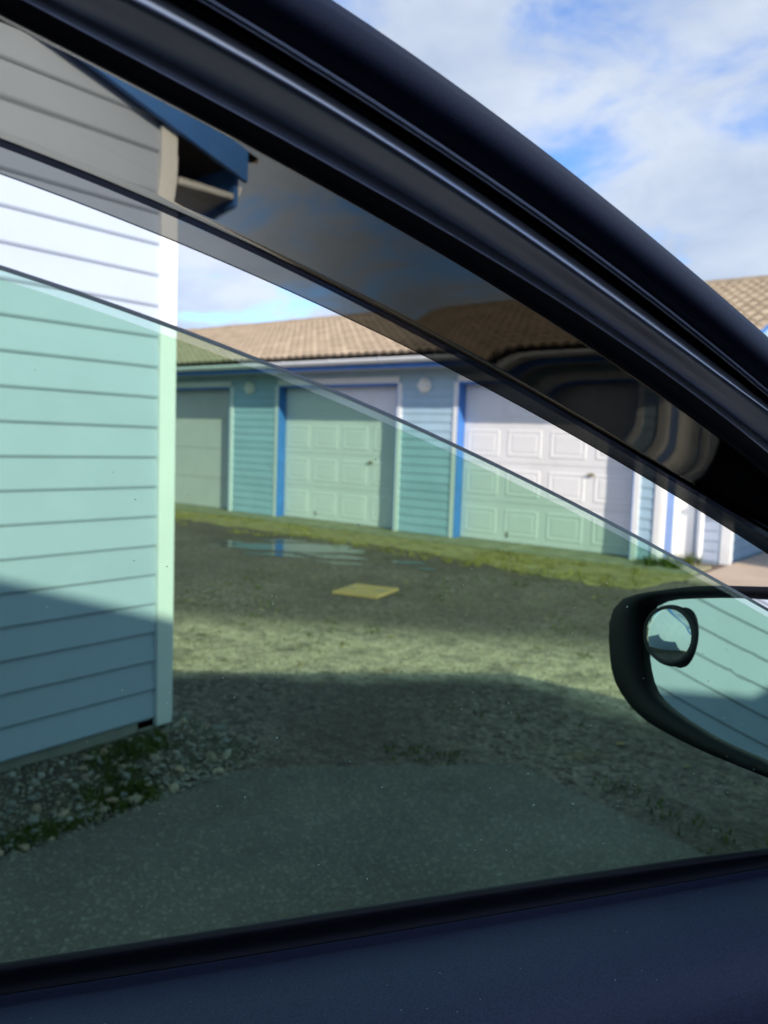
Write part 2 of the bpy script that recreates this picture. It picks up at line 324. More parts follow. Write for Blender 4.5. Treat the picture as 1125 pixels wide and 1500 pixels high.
# ------------------------------------------------------------------ builders
class MB:
    def __init__(s): s.v = []; s.f = []
    def add(s, vs, fs):
        o = len(s.v); s.v += [tuple(v) for v in vs]; s.f += [tuple(i+o for i in f) for f in fs]; return s
    def box(s, x0, x1, y0, y1, z0, z1):
        return s.add([(x0,y0,z0),(x1,y0,z0),(x1,y1,z0),(x0,y1,z0),(x0,y0,z1),(x1,y0,z1),(x1,y1,z1),(x0,y1,z1)],
                     [(0,3,2,1),(4,5,6,7),(0,1,5,4),(1,2,6,5),(2,3,7,6),(3,0,4,7)])
    def hexa(s, a, b):            # two quads, bottom a and top b
        return s.add(list(a)+list(b), [(3,2,1,0),(4,5,6,7),(0,1,5,4),(1,2,6,5),(2,3,7,6),(3,0,4,7)])
    def grid(s, rows, close=False):
        n = len(rows[0]); vs = [p for r in rows for p in r]; fs = []
        for i in range(len(rows)-1):
            for j in range(n if close else n-1):
                k = (j+1) % n
                fs.append((i*n+j, i*n+k, (i+1)*n+k, (i+1)*n+j))
        return s.add(vs, fs)
    def cap(s, ring): return s.add(ring, [tuple(range(len(ring)))])
    def tube(s, pts, r, seg=10):
        rows = []
        for i, p in enumerate(pts):
            p = Vector(p); a = Vector(pts[max(i-1, 0)]); b = Vector(pts[min(i+1, len(pts)-1)])
            d = (b-a).normalized(); u = d.orthogonal().normalized(); w = d.cross(u)
            rr = r[i] if isinstance(r, (list, tuple)) else r
            rows.append([p+u*math.cos(2*math.pi*k/seg)*rr+w*math.sin(2*math.pi*k/seg)*rr for k in range(seg)])
        s.grid(rows, True); s.cap(rows[0][::-1]); s.cap(rows[-1]); return s
    def mesh(s, name, m, smooth=False):
        me = bpy.data.meshes.new(name); me.from_pydata(s.v, [], s.f); me.materials.append(M[m] if isinstance(m, str) else m)
        if smooth:
            me.polygons.foreach_set('use_smooth', [True]*len(me.polygons))
        me.update(); return me
    def build(s, name, m, parent=None, smooth=False, bevel=0):
        return obj(name, s.mesh(name, m, smooth), parent, bevel)
def obj(name, me, parent=None, bevel=0):
    o = bpy.data.objects.new(name, me); COL.objects.link(o)
    if parent is not None: o.parent = parent
    if bevel:
        b = o.modifiers.new('bevel', 'BEVEL'); b.width = bevel; b.segments = 2; b.limit_method = 'ANGLE'
    return o
def thing(name, label, cat, loc=(0,0,0), rz=0, group=None):
    e = bpy.data.objects.new(name, None); COL.objects.link(e); e.location = loc; e.rotation_euler = (0, 0, rz); e.empty_display_size = 0.1
    e['label'] = label; e['category'] = cat
    if group: e['group'] = group
    return e
def struct(o, label=None):
    o['kind'] = 'structure'
    if label: o['label'] = label
    return o
def rnd(a, b): return random.uniform(a, b)

# ------------------------------------------------------------------ ground
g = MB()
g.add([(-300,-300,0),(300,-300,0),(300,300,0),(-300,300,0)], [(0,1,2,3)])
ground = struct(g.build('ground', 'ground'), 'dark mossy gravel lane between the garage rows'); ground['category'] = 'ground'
# asphalt pad under the car, ragged edges
pad = [(-2.34,-5.0),(-2.335,0.0),(-2.345,1.99),(-2.03,2.35),(-1.52,2.86),(-1.22,2.79),(-0.74,2.63),(0.4,2.35),(1.4,2.2),(2.3,2.1),(2.34,-5.0)]
def ragged(poly, step, amp, seed=0):
    out = []
    for i, a in enumerate(poly):
        b = poly[(i+1) % len(poly)]
        L_ = math.dist(a, b); k = max(1, int(L_/step))
        for j in range(k):
            t = j/k; x = a[0]+(b[0]-a[0])*t; y = a[1]+(b[1]-a[1])*t
            nv = mnoise.noise_vector((x*4+seed, y*4, seed)); n2 = mnoise.noise_vector((x*17+seed, y*17, seed+9))
            out.append((x+nv.x*amp+n2.x*amp*0.5, y+nv.y*amp+n2.y*amp*0.5))
    return out
def sheet(poly, z0, z1, name, m, inset=0.02):
    cxm = sum(p[0] for p in poly)/len(poly); cym = sum(p[1] for p in poly)/len(poly)
    b = MB(); lo = [(x, y, z0) for x, y in poly]; hi = [(x+(cxm-x)*inset*0.5, y+(cym-y)*inset*0.5, z1) for x, y in poly]
    b.grid([lo, hi], True)
    n = len(poly)
    from mathutils.geometry import tessellate_polygon
    tr = tessellate_polygon([[Vector((p[0], p[1], 0)) for p in poly]])
    fs = []
    for t in tr:
        a, c, d = (Vector(hi[i]) for i in t)
        fs.append(t if (c-a).cross(d-a).z > 0 else (t[0], t[2], t[1]))
    b.add(hi, fs)
    return b.build(name, m)
padp = ragged(pad, 0.07, 0.030, 3)
driveway = struct(sheet(padp, -0.005, 0.016, 'driveway', 'asphalt', 0.008), 'worn dark asphalt apron under the car'); driveway['category'] = 'driveway'
# pale concrete drive through the gap right of the far row
drv = sheet([(-2.55, 8.15), (0.40, 7.8), (0.40, 22), (-2.57, 22)], -0.01, 0.03, 'concrete_drive', 'drive', 0.0)
struct(drv, 'pale tan concrete drive beside the end of the far garages'); drv['category'] = 'driveway'
# mossy concrete apron and grass strip in front of the far doors
ap = MB()
x = -22.0
while x < -2.72:
    w = min(3.41, -2.66-x); ap.box(x+0.006, x+w-0.006, 8.62+rnd(-.01,.01), 9.34, -0.02, 0.030+rnd(-.003,.003)); x += w
pavement = struct(ap.build('pavement', 'apron', bevel=0.008), 'narrow mossy concrete apron along the garage doors'); pavement['category'] = 'pavement'
strip = ragged([(-22,7.75),(-10,7.75),(-7.8,7.72),(-5.8,7.80),(-4.5,7.5),(-3.2,7.2),(-2.75,7.4),(-2.6,8.60),(-22,8.60)], 0.12, 0.10, 5)
mb_ = sheet(strip, -0.004, 0.010, 'moss_strip', 'mossbed', 0.0); struct(mb_, 'olive moss verge along the far garage apron'); mb_['category'] = 'verge'
def tufts(name, spots, hmin, hmax, m, blades, spread, wd=0.004):
    b = MB()
    for (x, y, z, s) in spots:
        for k in range(blades):
            a = rnd(0, 6.283); r = spread*s*math.sqrt(random.random()); px, py = x+math.cos(a)*r, y+math.sin(a)*r
            h = rnd(hmin, hmax)*s; t = rnd(0, 6.283); w = wd*rnd(.6, 1.4); l = rnd(.2, .8)*h
            b.add([(px-math.cos(t)*w, py-math.sin(t)*w, z), (px+math.cos(t)*w, py+math.sin(t)*w, z), (px+math.sin(t)*l+rnd(-.3,.3)*h, py-math.cos(t)*l, z+h)], [(0,1,2)])
    o = b.build(name, m); o['kind'] = 'stuff'; return o
sp = []
for i in range(1500):
    x = rnd(-14, -2.75); y = rnd(7.2, 8.62)
    if mnoise.noise((x*1.3, y*2.2, 3)) > 0.12 - (0.35 if x > -5 else 0): sp.append((x, y, 0.008, rnd(.6, 1.4)))
gs = tufts('grass', sp, 0.015, 0.045, 'olive', 8, 0.07, 0.006); gs['label'] = 'low mossy grass growing along the far garage apron'; gs['category'] = 'grass'
sp = []
for i in range(900):
    x = rnd(-6, 0.8); y = rnd(2.4, 7.2)
    if mnoise.noise((x*0.9+5, y*0.9, 8)) > 0.16: sp.append((x, y, 0.0, rnd(.5, 1.2)))
for i in range(46):                      # along the ragged right edge of the asphalt
    t = random.random(); sp.append((-1.22+t*1.6+rnd(-.1,.1), 2.84-t*0.46+rnd(-.02,.16), 0.004, rnd(.7, 1.5)))
for i in range(14): sp.append((rnd(-2.05,-1.7), rnd(2.55,2.8), 0.0, rnd(.6,1.2)))
gm = tufts('weeds', sp, 0.010, 0.032, 'moss', 9, 0.06, 0.004); gm['label'] = 'sparse moss and weeds in the gravel lane'; gm['category'] = 'weeds'
# puddle
pu = MB()
def blob(cx, cy, rx, ry, seed, rot=0.0):
    pts = []
    for k in range(64):
        a = 2*math.pi*k/64; r = 1+0.42*mnoise.noise((math.cos(a)*1.8+seed, math.sin(a)*1.8, seed))+0.25*mnoise.noise((math.cos(a)*5+seed, math.sin(a)*5, seed))
        x, y = math.cos(a)*rx*r, math.sin(a)*ry*r
        pts.append((cx+x*math.cos(rot)-y*math.sin(rot), cy+x*math.sin(rot)+y*math.cos(rot), 0.005))
    return pts
for a in ((-6.70,6.82,0.88,0.34,1.0,0.62),(-5.95,6.62,0.42,0.14,7.0,0.5),(-5.12,6.95,0.22,0.07,4.0,0.5),(-6.35,6.30,0.45,0.10,2.5,0.55),(-5.55,6.35,0.25,0.07,8.5,0.4),(-7.25,7.15,0.28,0.08,6.1,0.7),(-4.75,6.75,0.10,0.05,3.1,0.5),(-7.55,6.55,0.16,0.08,11.0,0.4)):
    pu.cap(blob(*a))
puddle = struct(pu.build('puddle', 'water'), 'shallow rain puddle in the gravel before the middle door'); puddle['category'] = 'puddle'
# gravel pebbles lying loose
ico = bmesh.new(); bmesh.ops.create_icosphere(ico, subdivisions=1, radius=1.0)
IV = [v.co.copy() for v in ico.verts]; IF = [tuple(v.index for v in f.verts) for f in ico.faces]; ico.free()
def pebble(b, x, y, z, r):
    s = (rnd(.7,1.3), rnd(.7,1.3), rnd(.45,.8)); t = rnd(0, 6.28); c, d = math.cos(t), math.sin(t)
    vs_ = []
    for v in IV:
        k = r*rnd(.86, 1.12); a, e = v.x*s[0]*k, v.y*s[1]*k
        vs_.append((x+a*c-e*d, y+a*d+e*c, z+v.z*s[2]*k))
    b.add(vs_, IF)
pb = MB()
for i in range(3200):
    y = 2.2+abs(random.gauss(0, 1.9)); x = rnd(-4.4-(y-2)*.55, 1.0)
    if y > 7: continue
    pebble(pb, x, y, 0.002, rnd(.003, .009))
for i in range(1400):
    x, y = rnd(-2.3, -0.2), rnd(0.6, 2.6); pebble(pb, x, y, 0.017, rnd(.0012, .0034))
pbo = pb.build('gravel', 'pebble', smooth=True); pbo['kind'] = 'stuff'; pbo['label'] = 'loose grey gravel scattered over the lane'; pbo['category'] = 'gravel'

lf = MB()
for i in range(70):
    x, y = rnd(-6.5, 0.2), rnd(2.7, 7.2); r = rnd(.010, .028); t = rnd(0, 6.28); z = .004
    c, d = math.cos(t), math.sin(t); q = [(-1.2,0,0),(-.4,.55,.25),(.5,.45,.1),(1.2,0,.35),(.5,-.45,.2),(-.4,-.55,.05)]
    lf.add([(x+(a*c-b_*d)*r, y+(a*d+b_*c)*r, z+e*r) for a, b_, e in q], [(0,1,2,3,4,5)])
lo_ = lf.build('leaf_litter', 'leaf'); lo_['kind'] = 'stuff'; lo_['label'] = 'small fallen tan leaves scattered over the gravel lane'; lo_['category'] = 'leaves'
# stone bed along the near wall
def bedz(x, y): return 0.018+0.072*max(0.0, min(1.0, (-2.40-x)/0.34))*(1.0 if y < 2.02 else max(0.0, 1-(y-2.02)/.28))+0.012*mnoise.noise((x*9, y*9, 1))
bm_ = MB(); rows_ = []
for j in range(110):
    y = -4.6+6.92*j/109; t_ = max(0.0, (y-2.0)/.32)
    x0_ = -2.80 if y < 2.0 else -2.98+0.25*t_*t_; x1_ = -2.325+0.03*mnoise.noise((y*3, 0, 5)) - 0.16*t_*t_
    rows_.append([(x0_+(x1_-x0_)*i/12, y, bedz(x0_+(x1_-x0_)*i/12, y) if 0 < i < 12 and j < 109 else -0.02) for i in range(13)])
bm_.grid([r[::-1] for r in rows_]); bed = bm_.build('stone_bed', 'soil', None, True)
struct(bed, 'bed of mixed river stones between the siding wall and asphalt'); bed['category'] = 'stone bed'
smesh = []
for k in range(10):
    b = MB(); pts = []
    sx, sy, sz = rnd(.75, 1.25), rnd(.7, 1.1), rnd(.5, .8)
    for v in IV:
        q = 1+0.55*mnoise.noise((v.x*1.7+k*7, v.y*1.7, v.z*1.7)); pts.append((v.x*sx*q, v.y*sy*q, v.z*sz*q))
    b.add(pts, IF); smesh.append(b.mesh('stone', 'stone', False))
def stone(x, y, z, r):
    o = obj('stone', random.choice(smesh), bed); o.location = (x, y, z); o.rotation_euler = (rnd(-.4,.4), rnd(-.4,.4), rnd(0, 6.28)); o.scale = (r, r, r*rnd(.8,1.15))
placed = []
tries = 0
while len(placed) < 285 and tries < 9000:
    tries += 1
    y = rnd(0.75, 2.30); x = rnd(-2.92, -2.28) if y > 2.06 else rnd(-2.72, -2.30)
    if y > 2.06 and (x > -2.36-(y-2.06) or x < -2.86): continue
    r = .009+.020*random.random()**2.2
    if any((x-a)**2+(y-b)**2 < (0.72*(r+c))**2 for a, b, c in placed): continue
    placed.append((x, y, r)); stone(x, y, bedz(x, y)+r*0.22, r)
rest = MB()
for i in range(900):
    y = rnd(-4.5, 0.75); x = rnd(-2.72, -2.34); pebble(rest, x, y, bedz(x, y)+.004, rnd(.010, .026))
for i in range(2200):
    y = rnd(0.72, 2.28); x = rnd(-2.88, -2.26) if y > 2.08 else rnd(-2.72, -2.27); pebble(rest, x, y, bedz(x, y)+.002, rnd(.003, .009))
ro = rest.build('stone_fill', 'pebble', bed); ro['kind'] = 'stuff'
sp = []
for i in range(420):
    y = rnd(0.7, 1.75); x = rnd(-2.52, -2.31)
    if mnoise.noise((x*5, y*4, 2)) > -0.05: sp.append((x, y, bedz(x, y), rnd(.6, 1.3)))
for i in range(70):
    x, y = rnd(-2.68,-2.56), rnd(1.62,1.94); sp.append((x, y, bedz(x, y), rnd(.7,1.6)))
mo = tufts('moss', sp, 0.008, 0.028, 'moss', 16, 0.03, 0.003); mo['label'] = 'bright green moss growing between the river stones'; mo['category'] = 'moss'

# square plywood cover on the lane
cv = thing('access_cover', 'square tan wooden access cover lying flat in the lane', 'cover', (-4.36, 5.30, 0.0), R(14))
b = MB(); b.box(-.21,.21,-.23,.23,0.001,0.022); b.build('lid', 'ply', cv, bevel=0.004)
for q in (-.14, .14):
    b = MB(); b.box(q-.045, q+.045, -.012, .012, 0.022, 0.028); b.build('lift_grip', 'metal', cv, bevel=0.002)

# ------------------------------------------------------------------ garages
EXPO = 0.119
tile_me = None
def tile_mesh():
    W_, L_ = 0.30, 0.36; b = MB(); rows = []
    n = 12
    def prof(i): return 0.034*abs(math.sin(math.pi*i/6.0))**1.2
    for s_, zt in ((0.0, 0.030), (L_, 0.006)):
        rows.append([(W_*i/n, s_, zt+prof(i)) for i in range(n+1)])
    lip = [(W_*i/n, 0.0, 0.004+prof(i)*0.6) for i in range(n+1)]
    b.grid([rows[0], rows[1]]); b.grid([lip, rows[0]])
    return b
def garage(name, label, loc, rz, u0, u1, D, m, ov, zroof, zb, doors, ends, ro=(0.12, 0.12), sid='siding', depth_set=None, tiles=(None, None), group='rows of lock-up garages', head=2.16, lod=False, hi_v0=0.0, gut0=None):
    """local axes: u along the row, v back from the front wall, z up. zroof = roof surface height at v=-ov."""
    T = thing(name, label, 'garage', loc, rz, group)
    def zr(v): return zroof + m*(v+ov) if v < D/2 else zroof + m*(D+ov-v)
    und = 0.10                                        # roof build-up under the tile line
    # core walls behind the siding
    c = MB(); t = 0.145
    segs = []; last = u0
    for a, bb, k in doors: segs.append((last, a)); last = bb
    uend = u1 if depth_set is None else depth_set[0]
    segs.append((last, uend))
    zt = zroof-und+0.02
    for a, bb in segs:
        c.box(a, bb, 0.0, t, 0.0, zt)
    c.box(u0, uend, 0.0, t, head+0.002, zt) if not doors else None
    for a, bb, k in doors: c.box(a, bb, 0.0, t, head, zt)
    c.box(u0, u1, D-t, D, 0.0, zt)
    for e, uu in ((0, u0), (1, u1)):
        v0 = hi_v0 if e == 1 else 0.0
        x0, x1 = (uu, uu+0.1) if e == 0 else (uu-0.1, uu)
        ring = [(v0+0.002, 0.0), (D-.002, 0.0), (D-.002, zr(D)-und), (D/2, zr(D/2)-und), (v0+0.002, zr(v0)-und)]
        c.grid([[(x0, v, z) for v, z in ring], [(x1, v, z) for v, z in ring]], True)
        c.cap([(x0, v, z) for v, z in ring]); c.cap([(x1, v, z) for v, z in ring][::-1])
    if depth_set:
        c.box(uend-.08, uend, 0.0, depth_set[1]+.1, 0.0, zt); c.box(uend, u1, depth_set[1], depth_set[1]+0.1, 0.0, zt)
    c.build('wall', 'conc' if zb > .08 else sid, T)
    if ends[0] and zb > .08:
        b = MB(); b.box(u0-.006, u0+.12, -.008, .14, -.02, zb-.032); b.build('footing', 'conc', T)
    # siding boards: a wedge, thick at its lower edge
    def board_front(a, bb, z0, z1, v):
        pr = [(v-.001, z0), (v-.009, z0), (v-.015, z0+.008), (v-0.004, z1), (v-.001, z1)]
        b = MB(); r0 = [(a, y, z) for y, z in pr]; r1 = [(bb, y, z) for y, z in pr]; b.grid([r0, r1], True); b.cap(r0); b.cap(r1[::-1])
        b.build('siding_board', sid, T)
    nrow = int((zroof-und-zb)/EXPO)+1
    tw = 0.075
    if not lod:
        for i, (a, bb) in enumerate(segs):
            if bb-a < 0.25: continue
            for k in range(nrow):
                z0 = zb+k*EXPO; z1 = min(z0+EXPO, zroof-und)
                if z0 > head-0.03 or z1-z0 < .02: continue
                board_front(a+tw, bb-tw, z0, z1+.003, 0.0)
        for k in range(nrow):
            z0 = zb+k*EXPO; z1 = min(z0+EXPO, zroof-und)
            if z0 > head-0.03 and z1-z0 > .02: board_front(u0+.08, uend-.08, z0, z1+.003, 0.0)
        for i, (a, bb) in enumerate(segs):
            for q, w in ((a, 1), (bb, -1)):
                b = MB(); x0, x1 = sorted((q, q+w*tw)); b.box(x0, x1, -.026, -.001, zb-.02, head-.035 if 0 < (i if w > 0 else i+1) <= len(doors) else zroof-und); b.build('corner_trim', 'white', T, bevel=.003)
        for a, bb, k in doors:
            b = MB(); b.box(a-.02, bb+.02, -.031, -.001, head-.032, head+.06); b.build('door_head_trim', 'white', T, bevel=.003)
            f = MB(); w = 0.009
            f.box(a-.001, a+w, -.028, t-.002, 0.03, head-.033); f.box(bb-w, bb+.001, -.028, t-.002, 0.03, head-.033); f.box(a+w, bb-w, -.028, t-.002, head-.066, head-.034)
            f.build('door_frame', 'blue', T, bevel=.002)
            dm = 'door_grey' if k == 'flat' else 'door'
            A0, B0 = a+w, bb-w; H0 = head-.05; y0 = t
            d = MB(); d.box(A0, B0, y0+.012, y0+.04, 0.032, H0)
            ns = 4; sh = (H0-.034)/ns
            for q in range(ns): d.box(A0+.002, B0-.002, y0, y0+.013, .034+q*sh+.003, .034+(q+1)*sh-.003)
            do = d.build('garage_door', dm, T, bevel=.002)
            do['label'] = 'plain pale grey sectional door' if k == 'flat' else 'white sectional door with raised panels'
            if k == 'panel':
                nc = 4; gw = (B0-A0)/nc; pw, ph = gw-.12, sh-.17
                pm = MB()
                def ring(i, y): return [(-pw/2+i, y, -ph/2+i), (pw/2-i, y, -ph/2+i), (pw/2-i, y, ph/2-i), (-pw/2+i, y, ph/2-i)]
                pm.grid([ring(0, 0), ring(.014, -.0065), ring(.026, -.0065), ring(.046, -.001), ring(.074, -.0055)], True); pm.cap(ring(.074, -.0055))
                me = pm.mesh('panel', dm)
                for cc in range(nc):
                    for q in range(ns):
                        o = obj('panel', me, do); o.location = (A0+gw*(cc+.5), y0, .034+sh*(q+.5))
                h = MB(); h.tube([(A0+(B0-A0)*.76, y0-.002, 0.98), (A0+(B0-A0)*.76, y0-.02, 0.98)], .022, 12); h.box(A0+(B0-A0)*.76-.05, A0+(B0-A0)*.76+.05, y0-.034, y0-.02, .97, .992)
                h.build('handle', 'brass', do, bevel=.003)
                h = MB(); h.box(A0+.30*(B0-A0)-.012, A0+.30*(B0-A0)+.012, y0-.012, y0, .10, .17); h.build('lock_plate', 'metal', do)
    if lod:
        for a, bb, k in doors:
            d = MB()
            for q in range(4): d.box(a+.002, bb-.002, t-.03, t-.004, .03+q*(head-.035)/4, .03+(q+1)*(head-.035)/4-.006)
            d.build('garage_door', 'door', T)
            f = MB(); f.box(a-.08, a-.001, -.02, -.001, 0.02, head+.08); f.box(bb+.001, bb+.08, -.02, -.001, 0.02, head+.08); f.box(a-.001, bb+.001, -.02, -.001, head+.001, head+.08); f.build('door_trim_boards', 'white', T)
    # gable ends
    for e, uu in ((0, u0), (1, u1)):
        if not ends[e]: continue
        sg = -1 if e == 0 else 1
        v0 = hi_v0 if e == 1 else 0.0
        zmax = zr(D/2)-und; k = 0
        while zb+k*EXPO < zmax-.02:
            z0 = zb+k*EXPO; z1 = min(z0+EXPO+.003, zmax); k += 1
            def lim(z):
                a = max(v0+.070, (z+und-zroof)/m-ov); return a, D-max(.070, (z+und-zroof)/m-ov)
            a0, b0 = lim(z0); a1, b1 = lim(z1)
            if b0-a0 < .05: break
            pr = [(.001, z0), (.009, z0), (.0145, z0+.009), (.004, z1), (.001, z1)]
            def vlim(z):
                p, q = lim(z); return (p, q) if q > p else ((p+q)/2, (p+q)/2)
            b = MB(); r0 = [(uu+sg*x, vlim(z)[0], z) for x, z in pr]; r1 = [(uu+sg*x, vlim(z)[1], z) for x, z in pr]; b.grid([r0, r1], True); b.cap(r0); b.cap(r1[::-1])
            b.build('siding_board', sid, T)
        for vv, w in ((v0, 1), (D, -1)):
            b = MB(); y0, y1 = sorted((vv-w*.002, vv+w*.072)); x0, x1 = sorted((uu+sg*.001, uu+sg*.028)); b.box(x0, x1, y0, y1, zb-.03, zr(vv)-und-.01)
            if w == 1: b.box(*sorted((uu+sg*.0, uu-sg*.09)), vv-.012, vv-.0025, zb-.03, zr(vv)-und-.04)
            b.build('corner_trim', 'white', T, bevel=.003)
    # roof deck
    ua, ub = u0-ro[0], u1+ro[1]
    d = MB()
    for s_ in (0, 1):
        vs_ = [(-ov, zroof), (D/2, zr(D/2))] if s_ == 0 else [(D+ov, zroof), (D/2, zr(D/2))]
        (va, za), (vb, zc) = vs_
        d.hexa([(ua, va, za-.07), (ub, va, za-.07), (ub, vb, zc-.07), (ua, vb, zc-.07)], [(ua, va, za-.012), (ub, va, za-.012), (ub, vb, zc-.012), (ua, vb, zc-.012)])
    d.build('roof', 'deck', T)
    # soffit
    s = MB(); s.box(ua+.03, ub-.03, -ov+.03, -.03, zroof-.19, zroof-.172); s.build('soffit', 'soffit', T)
    f = MB(); f.box(ua+.028, ub-.028, -ov+.006, -ov+.028, zroof-.215, zroof-.03); f.build('fascia', 'blue', T, bevel=.002)
    # gutter: half round with brackets
    gua = ua+.01 if gut0 is None else gut0
    gt = MB(); rad = .062; cz = zroof-.085; cv_ = -ov-.062
    prof = [(cv_+math.cos(a)*rad, cz-math.sin(a)*rad*1.05) for a in [math.pi*i/10 for i in range(11)]]
    pin = [(cv_+math.cos(a)*(rad-.005), cz-math.sin(a)*(rad-.005)*1.05) for a in [math.pi*i/10 for i in range(11)]][::-1]
    ringp = prof+pin
    gt.grid([[(gua, v, z) for v, z in ringp], [(ub-.01, v, z) for v, z in ringp]], True)
    gt.cap([(gua, v, z) for v, z in prof]); gt.cap([(ub-.01, v, z) for v, z in prof][::-1])
    go = gt.build('gutter', 'white', T, smooth=True)
    if not lod:
        u = gua+.34
        bk = MB(); pr = [(cv_+math.cos(a)*(rad+.005), cz-math.sin(a)*(rad+.005)*1.05) for a in [math.pi*i/10 for i in range(11)]]
        bk.grid([[(-.02, v, z) for v, z in pr], [(.02, v, z) for v, z in pr]]); bk.box(-.02, .02, cv_+rad-.002, cv_+rad+.006, cz, cz+.02); bk.box(-.02,.02,cv_-rad-.006,cv_-rad+.004,cz-.002,cz+.008)
        bme = bk.mesh('bracket', 'white')
        while u < ub:
            o = obj('bracket', bme, go); o.location.x = u; u += 0.92
    # rake boards
    for e, uu, r_ in ((0, ua, -1), (1, ub, 1)):
        for s_ in (0, 1):
            va, vb = (-ov-.0, D/2) if s_ == 0 else (D+ov, D/2)
            x0, x1 = (uu-.024, uu) if e == 0 else (uu, uu+.024)
            b = MB(); q0, q1 = zroof-.128, zroof
            b.hexa([(x0, va, q0), (x1, va, q0), (x1, vb, zr(D/2)-.128), (x0, vb, zr(D/2)-.128)], [(x0, va, q1), (x1, va, q1), (x1, vb, zr(D/2)), (x0, vb, zr(D/2))])
            b.build('rake_board', 'blue', T, bevel=.002)
            b = MB(); b.hexa([(min(uu, u0 if e == 0 else u1)+.001, va, zroof-.10), (max(uu, u0 if e == 0 else u1)-.001, va, zroof-.10), (max(uu, u0 if e == 0 else u1)-.001, vb, zr(D/2)-.10), (min(uu, u0 if e == 0 else u1)+.001, vb, zr(D/2)-.10)],
                             [(min(uu, u0 if e == 0 else u1)+.001, va, zroof-.075), (max(uu, u0 if e == 0 else u1)-.001, va, zroof-.075), (max(uu, u0 if e == 0 else u1)-.001, vb, zr(D/2)-.075), (min(uu, u0 if e == 0 else u1)+.001, vb, zr(D/2)-.075)])
            b.build('rake_soffit', 'blue' if abs(ro[e]) < .06 else 'soffit', T)
    # tiles
    sl_ = math.hypot(1, m); ns = int((D/2+ov)*sl_/.33)+1; tb = tile_mesh(); tme = tb.mesh('roof_tile', 'tile')
    ang = math.atan(m); rest = MB()
    def place(uu, k, back):
        s0 = -0.04+k*.33
        return uu, s0
    nT = 0
    for back in (0, 1):
        for k in range(ns):
            uu = ua
            while uu < ub-.02:
                s0 = -0.075+k*.33
                vv = -ov+s0/sl_; zz_ = zroof+m*(s0/sl_)
                part_ok = tiles[0] is not None and back == 0 and tiles[0] <= uu and nT < 298
                dz = rnd(-.002, .003)
                if part_ok:
                    o = obj('roof_tile', tme, T); o.location = (uu, vv, zz_-.012+dz); o.rotation_euler = (ang+rnd(-.006, .006), 0, rnd(-.006, .006)); nT += 1
                elif tiles[1] or back == 0 and not lod:
                    ca, sa = math.cos(ang), math.sin(ang)
                    if back == 0: rest.add([(uu+x, vv+y*ca-z*sa, zz_-.012+y*sa+z*ca) for x, y, z in tb.v], tb.f)
                    else: rest.add([(uu+x, D-vv-(y*ca-z*sa), zz_-.012+y*sa+z*ca) for x, y, z in tb.v], [f[::-1] for f in tb.f])
                uu += .30
    if lod:
        for s_ in (0, 1):
            va, vb = (-ov-.03, D/2) if s_ == 0 else (D+ov+.03, D/2)
            rest.hexa([(ua, va, zroof-.01), (ub, va, zroof-.01), (ub, vb, zr(D/2)-.01), (ua, vb, zr(D/2)-.01)], [(ua, va, zroof+.02), (ub, va, zroof+.02), (ub, vb, zr(D/2)+.02), (ua, vb, zr(D/2)+.02)])
    if rest.v:
        o = rest.build('roof_tiles', 'tile', T); o['kind'] = 'stuff'
    rg = MB(); u = ua
    while u < ub-.05:
        w = min(.42, ub-u); zc = zr(D/2)
        pr = [(D/2-.13, zc-.03), (D/2-.09, zc+.045), (D/2, zc+.075), (D/2+.09, zc+.045), (D/2+.13, zc-.03)]
        rg.grid([[(u, v, z) for v, z in pr], [(u+w+.03, v, z-.006) for v, z in pr]]); rg.cap([(u, v, z) for v, z in pr]); u += w
    rg.build('ridge_tiles', 'tile', T)['kind'] = 'stuff'
    return T

far = garage('garage_building', 'long pale blue garage row with white doors across the gravel lane', (0, 9.133, 0), 0,
    -20.0, -2.62, 6.6, 0.335, 0.42, 2.51, 0.032,
    [(-19.68,-17.26,'panel'),(-16.25,-13.85,'panel'),(-13.05,-10.60,'flat'),(-9.43,-7.03,'panel'),(-6.0,-3.53,'panel')],
    (0, 1), (0.2, 0.30), 'siding_blue', depth_set=(-3.20, 0.65), tiles=(-10.6, True), hi_v0=0.65)
# set-back corner right of the last door
fl = far
for k in range(21):
    z0 = .032+k*EXPO; z1 = z0+EXPO+.003
    if z1 > 2.42: break
    b = MB(); b.hexa([(-3.02, .635, z0), (-2.73, .635, z0), (-2.73, .649, z0), (-3.02, .649, z0)], [(-3.02, .646, z1), (-2.73, .646, z1), (-2.73, .649, z1), (-3.02, .649, z1)]); b.build('siding_board', 'siding', fl)
b = MB(); b.box(-3.199, -3.02, .622, .649, .03, 2.40); b.build('corner_trim', 'white', fl, bevel=.003)
b = MB(); b.box(-3.199, -3.175, .11, .36, .03, 2.40); b.build('shade_board', 'shade_blue', fl, bevel=.003)
b = MB(); b.box(-3.199, -3.178, .38, .62, .03, 2.40); b.build('corner_trim', 'white', fl, bevel=.003)
b = MB(); b.box(-3.199, -3.178, .001, .10, .03, 2.40); b.build('corner_trim', 'white', fl, bevel=.003)
b = MB(); b.tube([(-2.93, .585, .06), (-2.93, .585, 2.10), (-2.93, .30, 2.26), (-2.93, -.46, 2.36)], .036, 12); b.build('downpipe', 'white', fl, smooth=True)
# latch by the right jamb of the last door
b = MB(); b.box(-3.60, -3.555, .09, .145, 1.30, 1.36); b.box(-3.59, -3.57, .08, .10, 1.22, 1.31); b.build('hasp', 'metal', fl, bevel=.003)

